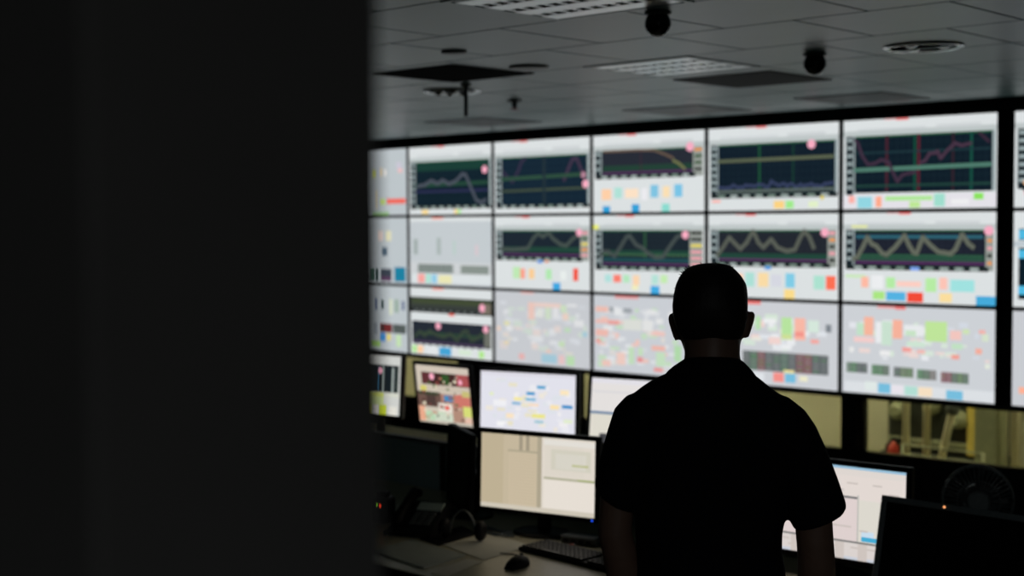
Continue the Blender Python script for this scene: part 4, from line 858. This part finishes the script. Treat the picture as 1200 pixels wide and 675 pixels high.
# polo shirt
sh = MB()
SH = [(429, 799, 870, -.008, .062, .062), (436, 786, 880, -.008, .066, .066), (445, 766, 892, -.008, .072, .073), (455, 751, 904, -.008, .082, .082), (467, 737, 921, -.006, .096, .092), (485, 732, 936, -.002, .108, .102), (515, 734, 938, 0, .118, .108), (560, 738, 930, .002, .122, .107), (600, 741.5, 922, .004, .118, .102), (625, 743, 917, .005, .116, .1), (645, 744.5, 916.5, .006, .116, .1), (675, 745.5, 921, .006, .118, .102), (720, 742, 926, .005, .12, .112), (770, 738, 931, .003, .122, .124), (800, 737, 932, .003, .122, .125)]
sh.rings(list(reversed(spans(SH, 2.25))))
def sleeve(rows):
    R = []
    for (x0_, y0_, x1_, y1_, yc, ry) in rows:
        a = Vector((X(x0_), yc, Zp(y0_))); b_ = Vector((X(x1_), yc, Zp(y1_))); m_ = (a + b_) / 2; h = (b_ - a) / 2
        R.append([m_ + h * cos(2 * pi * k / 24) + Vector((0, ry * sin(2 * pi * k / 24), 0)) for k in range(24)])
    return R
LS = [(760, 460, 782, 500, -.006, .06), (735, 464, 771, 520, -.006, .076), (720, 480, 764, 540, -.006, .078), (712, 505, 757, 556, -.007, .074), (705, 530, 752, 574, -.009, .07), (700, 550, 749, 588, -.010, .067), (696.3, 570, 747, 600, -.011, .064), (698.5, 578, 745.5, 604, -.011, .062)]
RS = [(890, 458, 876, 505, -.006, .06), (922, 464, 892, 524, -.006, .076), (941.5, 479, 902, 545, -.006, .078), (954, 497, 909, 562, -.007, .075), (964, 519, 914, 580, -.009, .071), (973, 541, 919, 596, -.010, .068), (981, 563, 924, 608, -.011, .066), (989.8, 590, 928, 617, -.011, .064), (986, 598, 930, 620, -.011, .062)]
sh.rings(sleeve(LS)); sh.rings(sleeve(RS))
shirt = remesh(sh, 'shirt', M_SHIRT, PROOT, .0055, 10)
# collar: folded band round the neck
R = []
for (py, l, r_, yf, yb, dz_) in ((443, 777, 887, .076, .076, 0), (436, 783, 882, .072, .074, 0), (431, 789, 877.5, .068, .072, 0), (425.5, 797, 872, .062, .068, 0), (422.5, 801.5, 867.8, .058, .063, 0), (423, 803, 866, .056, .06, 0), (432, 800, 869, .06, .06, 0)):
    R.append([v + Vector((0, 0, -.2 * v.y)) for v in ell((X(l) + X(r_)) / 2, -.006, Zp(py), (X(r_) - X(l)) / 2, yf, 32, 2.1, yb)])
MB().rings(R, cap=False).build('collar', M_SHIRT, shirt)
MB().box(-.016, .016, .108, .116, Zp(560), Zp(460), Matrix.Translation((X(834) , .004, 0)), bev=.003).build('button_placket', M_SHIRT, shirt)
# trousers, belt, shoes
tr = MB(); ZH = Zp(770)
tr.rings([ell(X(834), 0, z, rx, ry, 28, 2.3) for z, rx, ry in ((.80, .155, .115), (.86, .168, .12), (.92, .166, .118), (ZH, .160, .112), (1.02, .155, .105))])
for s in (-1, 1):
    tr.tube([(X(834) + s * .08, 0, .86), (X(834) + s * .09, .0, .72), (X(834) + s * .095, .006, .5), (X(834) + s * .1, 0, .3), (X(834) + s * .105, -.012, .055)], [.088, .086, .068, .062, .058], 20)
remesh(tr, 'trousers', M_TROU, PROOT, .007, 4)
for s in (-1, 1):
    R = []
    for yy, rx, h in ((-.085, .026, .07), (-.07, .036, .085), (-.02, .039, .085), (.04, .041, .07), (.10, .047, .05), (.15, .044, .04), (.185, .028, .028)):
        R.append([Vector((X(834) + s * .11 + rx * cos(2 * pi * k / 16), yy, max(.0, h / 2 + h / 2 * sin(2 * pi * k / 16)))) for k in range(16)])
    so = MB().rings(R).build('shoe', M_SHOE, PROOT)
    MB().box(X(834) + s * .11 - .042, X(834) + s * .11 + .042, -.09, .185, 0, .014, bev=.012).build('sole', M_BEZEL, so)
